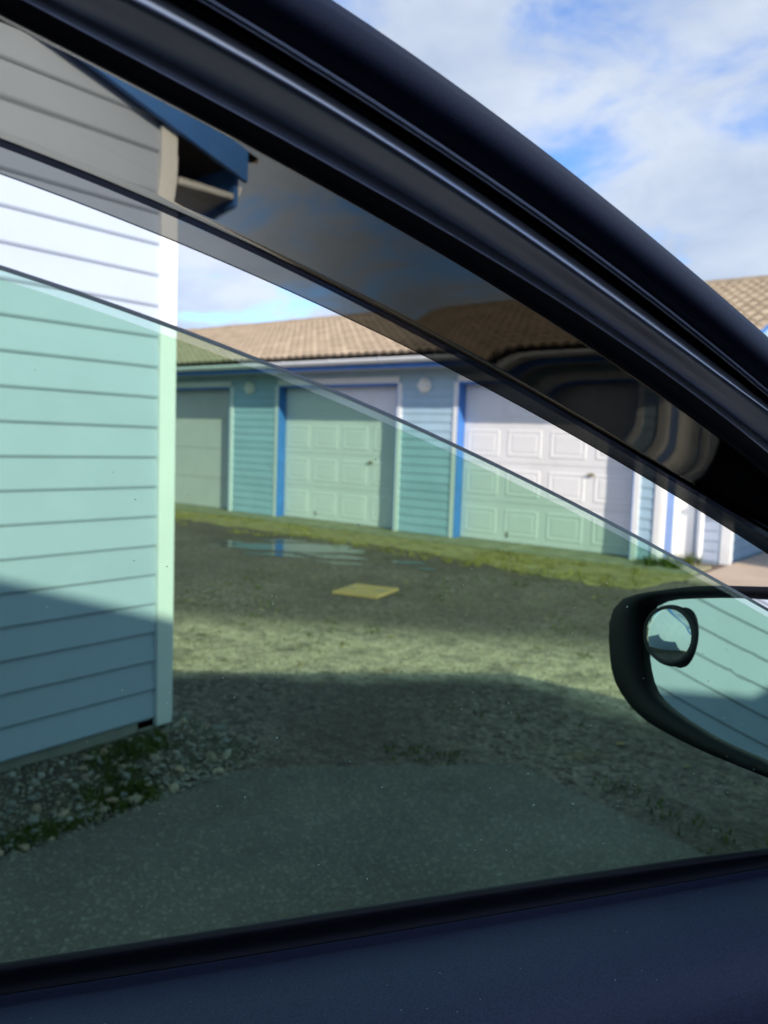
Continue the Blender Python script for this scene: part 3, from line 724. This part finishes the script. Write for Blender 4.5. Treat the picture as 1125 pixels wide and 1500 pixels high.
near = garage('garage_building', 'pale lap-sided garage gable end beside the car, blue rake board', (-2.736, 2.040, 0), math.pi,
    0.0, 10.2, 6.2, 0.28, 0.341, 2.507, 0.131, [(0.5,2.9,'panel'),(3.9,6.3,'panel'),(7.3,9.7,'panel')], (1, 0), (0.035, 0.1), 'siding', tiles=(None, True), gut0=0.12)
right = garage('garage_building', 'matching pale garage gable end behind the car on the other side', (2.66, 1.690, 0), math.pi,
    -10.2, 0.0, 6.2, 0.36, 0.291, 2.35, 0.131, [(-9.7,-7.3,'panel'),(-6.3,-3.9,'panel'),(-2.9,-.5,'panel')], (0, 1), (0.1, 0.14), 'siding', lod=True)
nb = garage('garage_building', 'unseen white garage block right of the concrete drive, added to shade the end wall', (0.45, 8.65, 0), 0,  # out-of-view block, placed so its shadow falls on the far end wall
    0.0, 9.0, 6.6, 0.30, 0.3, 2.45, 0.05, [(0.6,3.0,'panel'),(4.2,6.6,'panel')], (1, 0), (0.12, 0.12), 'siding_blue', lod=True)
rear = garage('garage_building', 'garage block at the back of the yard behind the car', (-2.0, -12.0, 0), math.pi,
    -12.0, 12.0, 6.2, 0.30, 0.3, 2.45, 0.05, [(-9.0,-6.6,'panel'),(-5.0,-2.6,'panel'),(-1,1.4,'panel'),(3,5.4,'panel')], (0, 0), (0.12, 0.12), 'siding_blue', lod=True)

def wall_lamp(x, z, label):
    T = thing('wall_lamp', label, 'wall lamp', (x, 9.118, z), 0, 'round lamps on the garage piers')
    b = MB(); rows = []
    for r, y in ((.0, 0.0), (.105, 0.0), (.108, -.02), (.100, -.035), (.088, -.037)):
        rows.append([(math.cos(a)*r, y, math.sin(a)*r) for a in [2*math.pi*k/24 for k in range(24)]])
    b.grid(rows, True); b.build('base', 'white', T, True)
    b = MB(); rows = []
    for i in range(7):
        a = math.pi/2*i/6; rows.append([(math.cos(q)*.086*math.cos(a), -.036-.062*math.sin(a), math.sin(q)*.086*math.cos(a)) for q in [2*math.pi*k/24 for k in range(24)]])
    b.grid(rows, True); b.build('cover', 'lampglass', T, True)
    b = MB(); b.box(-.006, .006, -.106, -.03, -.09, .09); b.box(-.09, .09, -.104, -.03, -.006, .006); b.build('guard', 'white', T)
    return T
wall_lamp(-6.56, 2.085, 'round cream wall lamp on the pier between the two panelled doors')
wall_lamp(-10.10, 2.10, 'round cream wall lamp on the pier beside the flat grey door')
wall_lamp(-13.45, 2.10, 'round cream wall lamp on the pier hidden beyond the near gable')
# weeds at the foot of the last pier
sp = [(-3.05+rnd(-.25,.2), 9.05+rnd(-.3,.45), .03, rnd(.8,2.2)) for i in range(40)]
wd = tufts('weed_clump', sp, 0.03, 0.08, 'moss', 14, 0.05, 0.006); wd['label'] = 'dark weeds at the foot of the last pier'; wd['category'] = 'weeds'

# ------------------------------------------------------------------ the car
CA = Vector((0.5544, 0.8323, 0)); CROT = math.atan2(CA.y, CA.x)
car = thing('car', 'dark car seen from its driver seat, front window half lowered', 'car', (0, 0, 0), CROT)
D0, ZB, TAN, COS = 0.62, 0.90, math.tan(R(15)), math.cos(R(15))
def lat(z, off): return D0+(ZB-z)*TAN-off/COS         # sideways place of a point on the leaning window plane
YM = -0.25                                            # car centre line
def curve(row):
    off, c3, c2, c1, c0, a0, a1 = row
    f = lambda a: ((c3*a+c2)*a+c1)*a+c0
    df = lambda a: (3*c3*a+2*c2)*a+c1
    def z(a):
        if a < a0: d = a-a0; return f(a0)+df(a0)*d-0.16*d*d
        if a > a1: d = a-a1; return f(a1)+df(a1)*d-0.17*d*d
        return f(a)
    return z
ROWS = [
   (0.0,-0.1277,-0.1087,-0.3273,1.4845,-0.059,0.488),
   (0.004,-0.1577,-0.0931,-0.3259,1.488,-0.059,0.481),
   (0.012,-0.1934,-0.0771,-0.3244,1.49,-0.058,0.471),
   (0.014,-0.2003,-0.0744,-0.3242,1.4901,-0.057,0.468),
   (0.012,-0.2053,-0.0703,-0.3239,1.4919,-0.057,0.47),
   (0.0135,-0.0431,-0.1772,-0.3097,1.4966,-0.057,0.466),
   (0.02,0.1187,-0.284,-0.2954,1.5001,-0.056,0.457),
   (0.0285,0.2878,-0.3912,-0.282,1.5025,-0.047,0.447),
   (0.0333,0.3849,-0.4498,-0.2754,1.504,-0.038,0.441),
   (0.0347,0.4398,-0.4814,-0.2721,1.5058,-0.03,0.438),
   (0.034,0.3716,-0.4381,-0.2801,1.5081,-0.021,0.438),
   (0.0327,0.3159,-0.4036,-0.2862,1.5105,-0.021,0.439),
   (0.0308,0.2629,-0.3701,-0.2922,1.513,-0.013,0.441),
   (0.0275,0.2217,-0.3441,-0.2965,1.5159,-0.013,0.444),
   (0.018,0.1648,-0.3069,-0.3022,1.5221,-0.013,0.452),
   (0.0185,0.0673,-0.246,-0.3136,1.5258,-0.004,0.451),
   (0.0262,0.0267,-0.2246,-0.3182,1.5239,0.005,0.443),
   (0.0292,-0.0035,-0.2077,-0.3214,1.5236,0.005,0.44),
   (0.028,0.0113,-0.2199,-0.3183,1.5257,0.005,0.44),
   (0.0278,0.034,-0.2388,-0.3138,1.5275,0.014,0.44),
   (0.034,0.0794,-0.2795,-0.3048,1.5284,0.023,0.432),
   (0.041,0.1562,-0.3452,-0.2903,1.5319,0.031,0.422),
   (0.04,0.2216,-0.399,-0.2776,1.5394,0.05,0.42),
   (0.032,0.2531,-0.4247,-0.2701,1.5485,0.06,0.425),
   (0.022,0.2561,-0.4274,-0.2674,1.5563,0.072,0.433),
]
BELT = (-0.002,-0.0348,0.0111,0.0028,0.9065,-0.085,0.622)
SEAL = (0.0,-0.0077,0.0239,-0.0051,0.8842,-0.086,0.625)
GLASS = (-0.008,0.1358,-0.2739,-0.2761,1.3731,-0.065,0.537)
VISB = (-0.03,0.1147,-0.271,-0.2753,1.425,-0.066,0.542)
CREASE = (-0.022,0.271,-0.3428,-0.284,1.4374,-0.065,0.528)
FRLOW = (-0.012,-0.1217,-0.1061,-0.3273,1.489,-0.061,0.5)
AS = [-0.46+0.0225*i for i in range(64)]              # along the car, -0.46 .. 0.96
def line(row, off=None, dz=0.0, As=AS):
    z = curve(row); o = row[0] if off is None else off
    return [(a, lat(z(a)+dz, o), z(a)+dz) for a in As]
def flip(pts): return [(x, 2*YM-y, z) for x, y, z in pts]
def strip_part(name, m, rows, parent=car, both=True, smooth=True, close=False):
    b = MB(); b.grid(rows); r = b.build(name, m, parent, smooth)
    if both:
        b = MB(); b.grid([flip(q) for q in rows][::-1]); b.build(name, m, parent, smooth)
    return r
def smooth_rows(rows, k=3):
    """finer rows by Catmull-Rom so the moulding is rounded"""
    out = []
    n = len(rows)
    for i in range(n-1):
        p0, p1, p2, p3 = rows[max(i-1, 0)], rows[i], rows[i+1], rows[min(i+2, n-1)]
        for j in range(k):
            t = j/k
            out.append([tuple(0.5*((2*b_)+(-a_+c_)*t+(2*a_-5*b_+4*c_-d_)*t*t+(-a_+3*b_-3*c_+d_)*t**3) for a_, b_, c_, d_ in zip(A_, B_, C_, D_)) for A_, B_, C_, D_ in zip(p0, p1, p2, p3)])
    out.append(rows[-1]); return out
L = [line(r) for r in ROWS]
back0 = line(ROWS[0], -0.012, 0.004)
strip_part('window_seal', 'rubber', smooth_rows([back0]+L[0:4]))
strip_part('seal_lip', 'rubber_gloss', smooth_rows(L[3:5]))
strip_part('door_frame', 'plastic', smooth_rows(L[4:14]))
strip_part('frame_groove', 'rubber', smooth_rows(L[13:17]))
strip_part('weather_seal', 'rubber_gloss', smooth_rows(L[16:20]))
strip_part('pillar_trim', 'pillar', smooth_rows(L[19:25]+[line(ROWS[24], 0.004, 0.012), line(ROWS[24], -0.012, 0.012)]))
strip_part('pillar_panel', 'paint', smooth_rows([line(ROWS[24], -0.012, 0.012), line(ROWS[24], -0.03, -0.004), line(ROWS[9], -0.04, 0.0), line(ROWS[2], -0.036, 0.006), line(ROWS[0], -0.013, 0.006)]))
# smoked rain visor stuck to the door frame
vt = line(FRLOW, -0.014, 0.010); vc = line(CREASE); vb = line(VISB)
A2 = [a for a in AS if -0.42 <= a <= 0.86]
def lerp_rows(p, q, t): return [tuple(x+(y-x)*t for x, y in zip(a, b_)) for a, b_ in zip(p, q)]
VA = dict(As=A2)
v0 = line(FRLOW, -0.014, 0.012, A2); c0 = line(CREASE, -0.0245, 0.002, A2); c1 = line(CREASE, -0.024, -0.0022, A2); b0 = line(VISB, -0.034, 0, A2)
def bulge(p, q, n, h):
    rows = []
    for i in range(n+1):
        t = i/n; r = lerp_rows(p, q, t); k = h*4*t*(1-t); rows.append([(x, y+k, z) for x, y, z in r])
    return rows
vin = bulge(v0, c0, 14, 0.0035)
def vth(t): return 0.0028+0.0006*max(0.0, (t-.60)/.40)**2.4
vout = [[(x, y+vth(i/14), z) for x, y, z in r] for i, r in enumerate(vin)]
visor = MB(); visor.grid(vin+vout[::-1]+[vin[0]]); visor.cap([r[0] for r in vin]+[r[0] for r in vout[::-1]]); visor.cap(([r[-1] for r in vin]+[r[-1] for r in vout[::-1]])[::-1]); vo_ = visor.build('rain_visor', 'smoke', car, True)
fold = MB(); fold.grid([c0, c1]); fold.build('fold_line', 'smoke_dark', vo_, True)
lip_ = MB(); lip_.grid(bulge(c1, b0, 5, 0.003)); lip_.build('visor_lip', 'smoke_lip', vo_, True)
rim_ = MB(); rim_.grid([b0, [(x, y+.001, z-.0006) for x, y, z in b0], [(x, y+.003, z) for x, y, z in b0]]); rim_.build('visor_edge', 'smoke_dark', vo_, True)
# door glass: a slab 4 mm thick, lowered half way
A3 = [-0.44+0.02*i for i in range(60)]; zt_, zbq = curve(GLASS), curve(BELT)
A3 = [a for a in A3 if zt_(a) > 0.86]
def slab(o1, o2, ztop, zbot):
    b = MB(); fr = []; bk = []
    for o_, lst in ((o1, fr), (o2, bk)):
        for k in range(2):
            lst.append([(a, lat((ztop if k == 0 else zbot)(a), o_), (ztop if k == 0 else zbot)(a)) for a in A3])
    b.grid([fr[0], fr[1]]); b.grid([bk[1], bk[0]]); return b
GI, GO = -0.0085, -0.0125
gl_ = slab(GI, GO, lambda a: zt_(a)-0.0072, lambda a: 0.70)
glass = gl_.build('window_glass', 'glass', car, True)
def edge_rows(spec): return [[(a, lat(zt_(a)-q, o_), zt_(a)-q) for a in A3] for q, o_ in spec]
b = MB(); b.grid(edge_rows(((0.0072, GI), (0.0050, GI+.0002), (0.0030, GI)))); b.build('glass_edge', 'edge', glass, True)
b = MB(); b.grid(edge_rows(((0.0030, GI), (0.0018, GI-.0003), (0.0007, GI-.0010)))); b.build('ground_bevel', 'edge_mid', glass, True)
b = MB(); b.grid(edge_rows(((0.0007, GI-.0010), (0.0003, GI-.0019), (0.0, GI-.0028), (0.0010, GO+.0004), (0.0026, GO)))); b.build('glass_arris', 'edge_dark', glass, True)
du = MB()
for i in range(110):
    a = rnd(-.05, .60); z = rnd(0.93, zt_(a)-.03) if zt_(a) > 0.97 else 0.92
    r = rnd(.0002, .0006)*(1.5 if random.random() < .05 else 1); y = lat(z, GI+.0003)
    n_ = 6; ring = [(a+math.cos(6.283*k/n_)*r*rnd(.6,1.4), 0, z+math.sin(6.283*k/n_)*r*rnd(.6,1.4)) for k in range(n_)]
    du.cap([(x, lat(zq, GI+.0003), zq) for x, _, zq in ring])
du.build('dust_speck', 'dust', glass)['kind'] = 'stuff'
# belt seal and door trim
zs_, zbelt = curve(SEAL), curve(BELT)
A4 = [-0.5+0.05*i for i in range(31)]
rowsB = [[(a, lat(zbelt(a), -.006), zbelt(a)-.006) for a in A4], [(a, lat(zbelt(a), -.003), zbelt(a)) for a in A4], [(a, lat(zbelt(a), 0.004), zbelt(a)-.003) for a in A4],
         [(a, lat(zs_(a), 0.0)-.001, zs_(a)+.004) for a in A4], [(a, lat(zs_(a), 0.0)-.003, zs_(a)-.004) for a in A4]]
strip_part('belt_seal', 'rubber', smooth_rows(rowsB))
rowsT = [[(a, lat(zs_(a), 0)-dy, zs_(a)+dz) for a in A4] for dy, dz in ((0.001,-.006),(.006,-.0062),(.012,-.0066),(.016,-.0062),(.019,-.0028),(.025,-.0006),(.05,.0),(.078,-.003),(.105,-.012),(.128,-.030),(.145,-.075),(.156,-.20),(.14,-.45),(.12,-.60))]
strip_part('door_trim', 'trim', smooth_rows(rowsT, 3))
tr_ = [o for o in car.children if o.name == 'door_trim'][0]
du = MB()
for i in range(22):
    a = rnd(-.1, .62); dy = rnd(.03, .11); r = rnd(.0002, .0005); z0_ = zs_(a)-(.0 if dy < .05 else (dy-.05)*.11 if dy < .078 else .003+(dy-.078)*.33)+.0012
    n_ = 6; du.cap([(a+math.cos(6.283*k/n_)*r*rnd(.6,1.4), lat(zs_(a), 0)-dy+math.sin(6.283*k/n_)*r*rnd(.6,1.4), z0_) for k in range(n_)])
du.build('dust_speck', 'dust', tr_)['kind'] = 'stuff'
# wing mirror: built round its own reflecting plane
MC = Vector((0.621, 0.72, 1.0531)); MN = Vector((-0.9742, 0.1395, 0.1775)); ME1 = Vector((-0.1417, -0.9899, 0.)); ME2 = Vector((0.1757, -0.0251, 0.9841))
OUT = [(-0.2386, -0.0067), (-0.2427, 0.014), (-0.228, 0.0358), (-0.1967, 0.0508), (-0.1542, 0.0647), (-0.0511, 0.0921), (0.0754, 0.1149), (0.1455, 0.1261), (0.1973, 0.1269), (0.2235, 0.1065), (0.2382, 0.0642), (0.2477, 0.0159), (0.2446, -0.0199), (0.2236, -0.0424), (0.1899, -0.0542), (0.1404, -0.0608), (0.0206, -0.0781), (-0.0838, -0.0866), (-0.1462, -0.0808), (-0.1947, -0.0636), (-0.2221, -0.0348)]
INN = [(-0.1614, -0.0071), (-0.1754, 0.0265), (-0.1639, 0.0494), (-0.1323, 0.0614), (-0.0997, 0.0697), (-0.0093, 0.0887), (0.0639, 0.1013), (0.1264, 0.1113), (0.1702, 0.1128), (0.1938, 0.0954), (0.2078, 0.0567), (0.2162, 0.0114), (0.2121, -0.0193), (0.1911, -0.0382), (0.1624, -0.0455), (0.1201, -0.0507), (0.0282, -0.0595), (-0.0635, -0.0596), (-0.1134, -0.052), (-0.145, -0.0301)]
def closed_spline(pts, n=72):
    # Catmull-Rom then even spacing
    P = [Vector((p[0], p[1])) for p in pts]; k = len(P); dense = []
    for i in range(k):
        p0, p1, p2, p3 = P[i-1], P[i], P[(i+1) % k], P[(i+2) % k]
        for j in range(12):
            t = j/12; dense.append(0.5*((2*p1)+(p2-p0)*t+(2*p0-5*p1+4*p2-p3)*t*t+(3*p1-p0-3*p2+p3)*t**3))
    c = sum(dense, Vector((0, 0)))/len(dense)
    # resample by angle about the centre so that rings of different outlines match
    dense.sort(key=lambda q: math.atan2(q.y-c.y, q.x-c.x)); res = []
    angs = [math.atan2(q.y-c.y, q.x-c.x) for q in dense]
    import bisect
    for i in range(n):
        a = -math.pi+2*math.pi*(i+.5)/n; j = bisect.bisect(angs, a) % len(dense); q, p = dense[j], dense[j-1]
        da = (angs[j]-angs[j-1]) % (2*math.pi); t = ((a-angs[j-1]) % (2*math.pi))/da if da > 1e-9 else 0
        res.append(p.lerp(q, t))
    return res
def mpt(u, v, d): return tuple(MC+ME1*u+ME2*v+MN*d)
O_, I_ = closed_spline(OUT), closed_spline(INN)
oc = sum(O_, Vector((0, 0)))/len(O_)
def sc(pts, k): return [oc+(p-oc)*k for p in pts]
rings = [(I_, -.004), (I_, .006), ([i.lerp(o, .25) for i, o in zip(I_, O_)], .0115), ([i.lerp(o, .85) for i, o in zip(I_, O_)], .0115), (O_, .006), (sc(O_, 1.012), -.008), (sc(O_, .99), -.035), (sc(O_, .90), -.065), (sc(O_, .70), -.088), (sc(O_, .40), -.10), (sc(O_, .1), -.104)]
b = MB(); rr = [[mpt(p.x, p.y, d) for p in pts] for pts, d in rings]; b.grid(rr, True); b.cap(rr[-1])
wm_ = b.build('wing_mirror', 'mirror_black', car, True)
ic = sum(I_, Vector((0, 0)))/len(I_); RM = 4.0
b = MB(); rr = []
for k in (1.02, .85, .68, .5, .33, .16, .02):
    rr.append([mpt(ic.x+(p.x-ic.x)*k, ic.y+(p.y-ic.y)*k, -(((p.x-ic.x)*k)**2+((p.y-ic.y)*k)**2)/(2*RM)) for p in I_])
b.grid(rr, True); b.cap(rr[-1]); b.build('mirror_glass', 'mirror', wm_, True)
# small round blind-spot mirror stuck to the glass
BC = MC+ME1*(-0.0840)+ME2*0.0245+MN*0.0062; BN = (MN*0.80+(Vector((0, 0, 1.3))-BC).normalized()*0.20).normalized()
BE1 = Vector((0, 0, 1)).cross(BN).normalized(); BE2 = BN.cross(BE1); BS = (0.0, 0.0)
def disc(cu, cv, r, d, n=40): return [tuple(BC+BE1*((cu+math.cos(6.28319*k/n)*r)*1.28)+BE2*(cv+math.sin(6.28319*k/n)*r*1.0)+BN*d) for k in range(n)]
KB = 1.06
b = MB(); b.grid([disc(0, 0, .005*KB, -.006), disc(0, 0, .030*KB, -.0055), disc(0, 0, .0345*KB, -.003), disc(0, 0, .0347*KB, .000), disc(-.0005, 0, .0335*KB, .003), disc(-.0022, 0, .0306*KB, .0038), disc(-.0025, 0, .0292*KB, .0025)], True)
bs = b.build('blind_spot_mirror', 'rubber', wm_, True)
b = MB(); rr = []; RB = .062
for k in range(13):
    r = .0294*KB*(1-k/12)+.0002; rr.append(disc(-.0025, 0, r, .0023+(math.sqrt(RB*RB-r*r)-math.sqrt(RB*RB-(.0294*KB)**2))))
b.grid(rr, True); b.cap(rr[-1]); b.build('convex_glass', 'mirror', wm_, True)
b = MB(); b.tube([mpt(.12, -.01, -.04), (0.74, 0.60, 0.99), (0.76, 0.56, 0.95)], [.035, .03, .045], 14); b.build('mirror_arm', 'mirror_black', car, True)
# windscreen, roof, body shell
A5 = [-0.16+0.0475*i for i in range(25)]
zp = curve(ROWS[24]); rows = []
for a in A5:
    z = zp(a)+.008; yl = lat(z, -.004); rows.append([(a+0.16*math.sin(math.pi*t)*min(1, max(.2, .35+a)), yl+(2*YM-2*yl)*t, z+.03*math.sin(math.pi*t)) for t in [i/16 for i in range(17)]])
b = MB(); b.grid(rows); b.build('windscreen', 'wind', car, True)
zr0 = zp(0.02)+.010
rows = []
for a in (-0.13, -0.18, -0.28, -0.46, -1.0, -1.6, -1.95):
    z = zp(a)+.012 if a > -.46 else zp(-.46)+.012-(max(0, -a-.9)*.12)
    yl = lat(z, -.012); rows.append([(a+0.15*math.sin(math.pi*t)*(0.36 if a > -.15 else 0.15 if a > -.2 else 0), yl+(2*YM-2*yl)*t, z+.045*math.sin(math.pi*t)) for t in [i/16 for i in range(17)]])
b = MB(); b.grid(rows); b.grid([[(x, y, z+.03) for x, y, z in r] for r in rows][::-1]); b.build('roof', 'paint', car, True)
b = MB(); b.grid([[(x, y, z-.012) for x, y, z in r] for r in rows]); b.build('headliner', 'headliner', car, True)
def shell_rows(sgn):
    rows = []
    for (dl, z) in ((0.0, .895), (.028, .87), (.045, .75), (.05, .60), (.03, .40), (0.0, .27), (-.04, .20)):
        r = []
        for a in (-2.35, -2.2, -1.9, -1.4, -.5, .3, .98, 1.4, 1.8, 2.0, 2.1):
            tp = 0.0 if -1.9 < a < 1.4 else (.05 if a in (-2.2, -1.9, 1.4) else .14 if a in (1.8, -2.35) else .3)
            zq = z if z < .8 else z-(max(0, a-1.0)*.12)
            y = .63+dl-tp; r.append((a, y if sgn > 0 else 2*YM-y, zq))
        rows.append(r if sgn > 0 else r[::-1])
    return rows
for s_ in (1, -1):
    b = MB(); b.grid(shell_rows(s_)); b.build('body_side', 'paint', car, True)
rows = []
for a, z in ((.97, .985), (1.1, .965), (1.4, .93), (1.8, .86), (2.0, .80), (2.1, .70)):
    tp = 0 if a < 1.4 else .05 if a == 1.4 else .14 if a == 1.8 else .3
    yl = .63-tp; zs = .895-(max(0, a-1.0)*.12); rows.append([(a+.10*math.sin(math.pi*t)*(a > 1.7), yl+(2*YM-2*yl)*t, zs+(z-zs)*math.sin(math.pi*t)**.5) for t in [i/14 for i in range(15)]])
b = MB(); b.grid(rows); b.build('bonnet', 'paint', car, True)
b = MB(); b.grid([[(2.1+.10*math.sin(math.pi*t)*k, .33+(2*YM-.66)*t, z) for t in [i/14 for i in range(15)]] for z, k in ((.763, 1), (.6, 1.3), (.4, 1.3), (.22, 1))]); b.build('front_bumper', 'paint', car, True)
b = MB(); b.grid([[(x-.12*math.sin(math.pi*t), y0+(2*YM-2*y0)*t, z) for t in [i/14 for i in range(15)]] for x, y0, z in ((-1.95, .44, zp(-.46)-.10), (-2.25, .50, .95), (-2.38, .49, .80), (-2.36, .49, .25))]); b.build('tailgate', 'paint', car, True)
for s_ in (1, -1):
    def Yf(y): return y if s_ > 0 else 2*YM-y
    b = MB(); b.grid([[(a, Yf(lat(z, -.01)+.0), z) for z in (.89, 1.1, 1.3, zp(-.46)+.0)] for a in (-.46, -.56, -.60)]); b.build('door_pillar', 'paint', car, True)
    b = MB(); b.grid([[(a, Yf(lat(z, -.008)), z) for z in (.89, 1.1, 1.3, zp(-.46)-.0)] for a in (-.60, -1.0, -1.5)]); b.build('rear_window', 'glass', car, True)
    b = MB(); b.grid([[(a, Yf(lat(z, -.01)), z) for z in (.89, 1.1, 1.3, zp(-.46)-.03)] for a in (-1.5, -1.7, -2.0)]); b.build('quarter_panel', 'paint', car, True)
b = MB(); b.box(-2.2, 1.0, -1.02, .52, .24, .27); b.build('floor', 'seatcloth', car)
def rbox(name, m, x0, x1, y0, y1, z0, z1, parent, bev=.05, tilt=0):
    b = MB(); b.hexa([(x0, y0, z0), (x1, y0, z0), (x1, y1, z0), (x0, y1, z0)], [(x0-tilt, y0, z1), (x1-tilt, y0, z1), (x1-tilt, y1, z1), (x0-tilt, y1, z1)])
    o = b.build(name, m, parent, True, bev); o.modifiers['bevel'].segments = 4; return o
for yc in (.10, -.60):
    s_ = rbox('seat', 'seatcloth', -.62, -.08, yc-.24, yc+.24, .42, .60, car)
    rbox('backrest', 'seatcloth', -.72, -.56, yc-.23, yc+.23, .58, 1.15, s_, .05, .16); rbox('headrest', 'seatcloth', -.86, -.77, yc-.12, yc+.12, 1.20, 1.36, s_, .04, .02)
dsh = rbox('dashboard', 'headliner', .68, 1.15, -1.0, .50, .55, .93, car, .06)
b = MB(); pts = [(.42+.10*math.sin(q)*.0+.16*math.cos(q)*.35, .10+.185*math.sin(q), .90+.17*math.cos(q)) for q in [6.28319*k/32 for k in range(33)]]
b.tube(pts, .015, 10); b.tube([(.44, .10, .90), (.75, .10, .78)], .03, 10); b.tube([(.43, -.08, .90), (.43, .28, .90)], .018, 8); b.build('steering_wheel', 'headliner', car, True)
wy = ((1.38, .60), (1.38, -1.10), (-1.42, .60), (-1.42, -1.10))
for (a, y) in wy:
    b = MB(); rows = []
    for r, d in ((.19, -.09), (.30, -.10), (.325, -.07), (.325, .07), (.30, .10), (.19, .09)):
        rows.append([(a+math.cos(q)*r, y+d, .325+math.sin(q)*r) for q in [6.28319*k/32 for k in range(32)]])
    b.grid(rows, True); w = b.build('wheel', 'tyre', car, True)
    b = MB(); b.tube([(a, y-.085, .325), (a, y+.085, .325)], .19, 28); b.build('rim', 'rim', w)
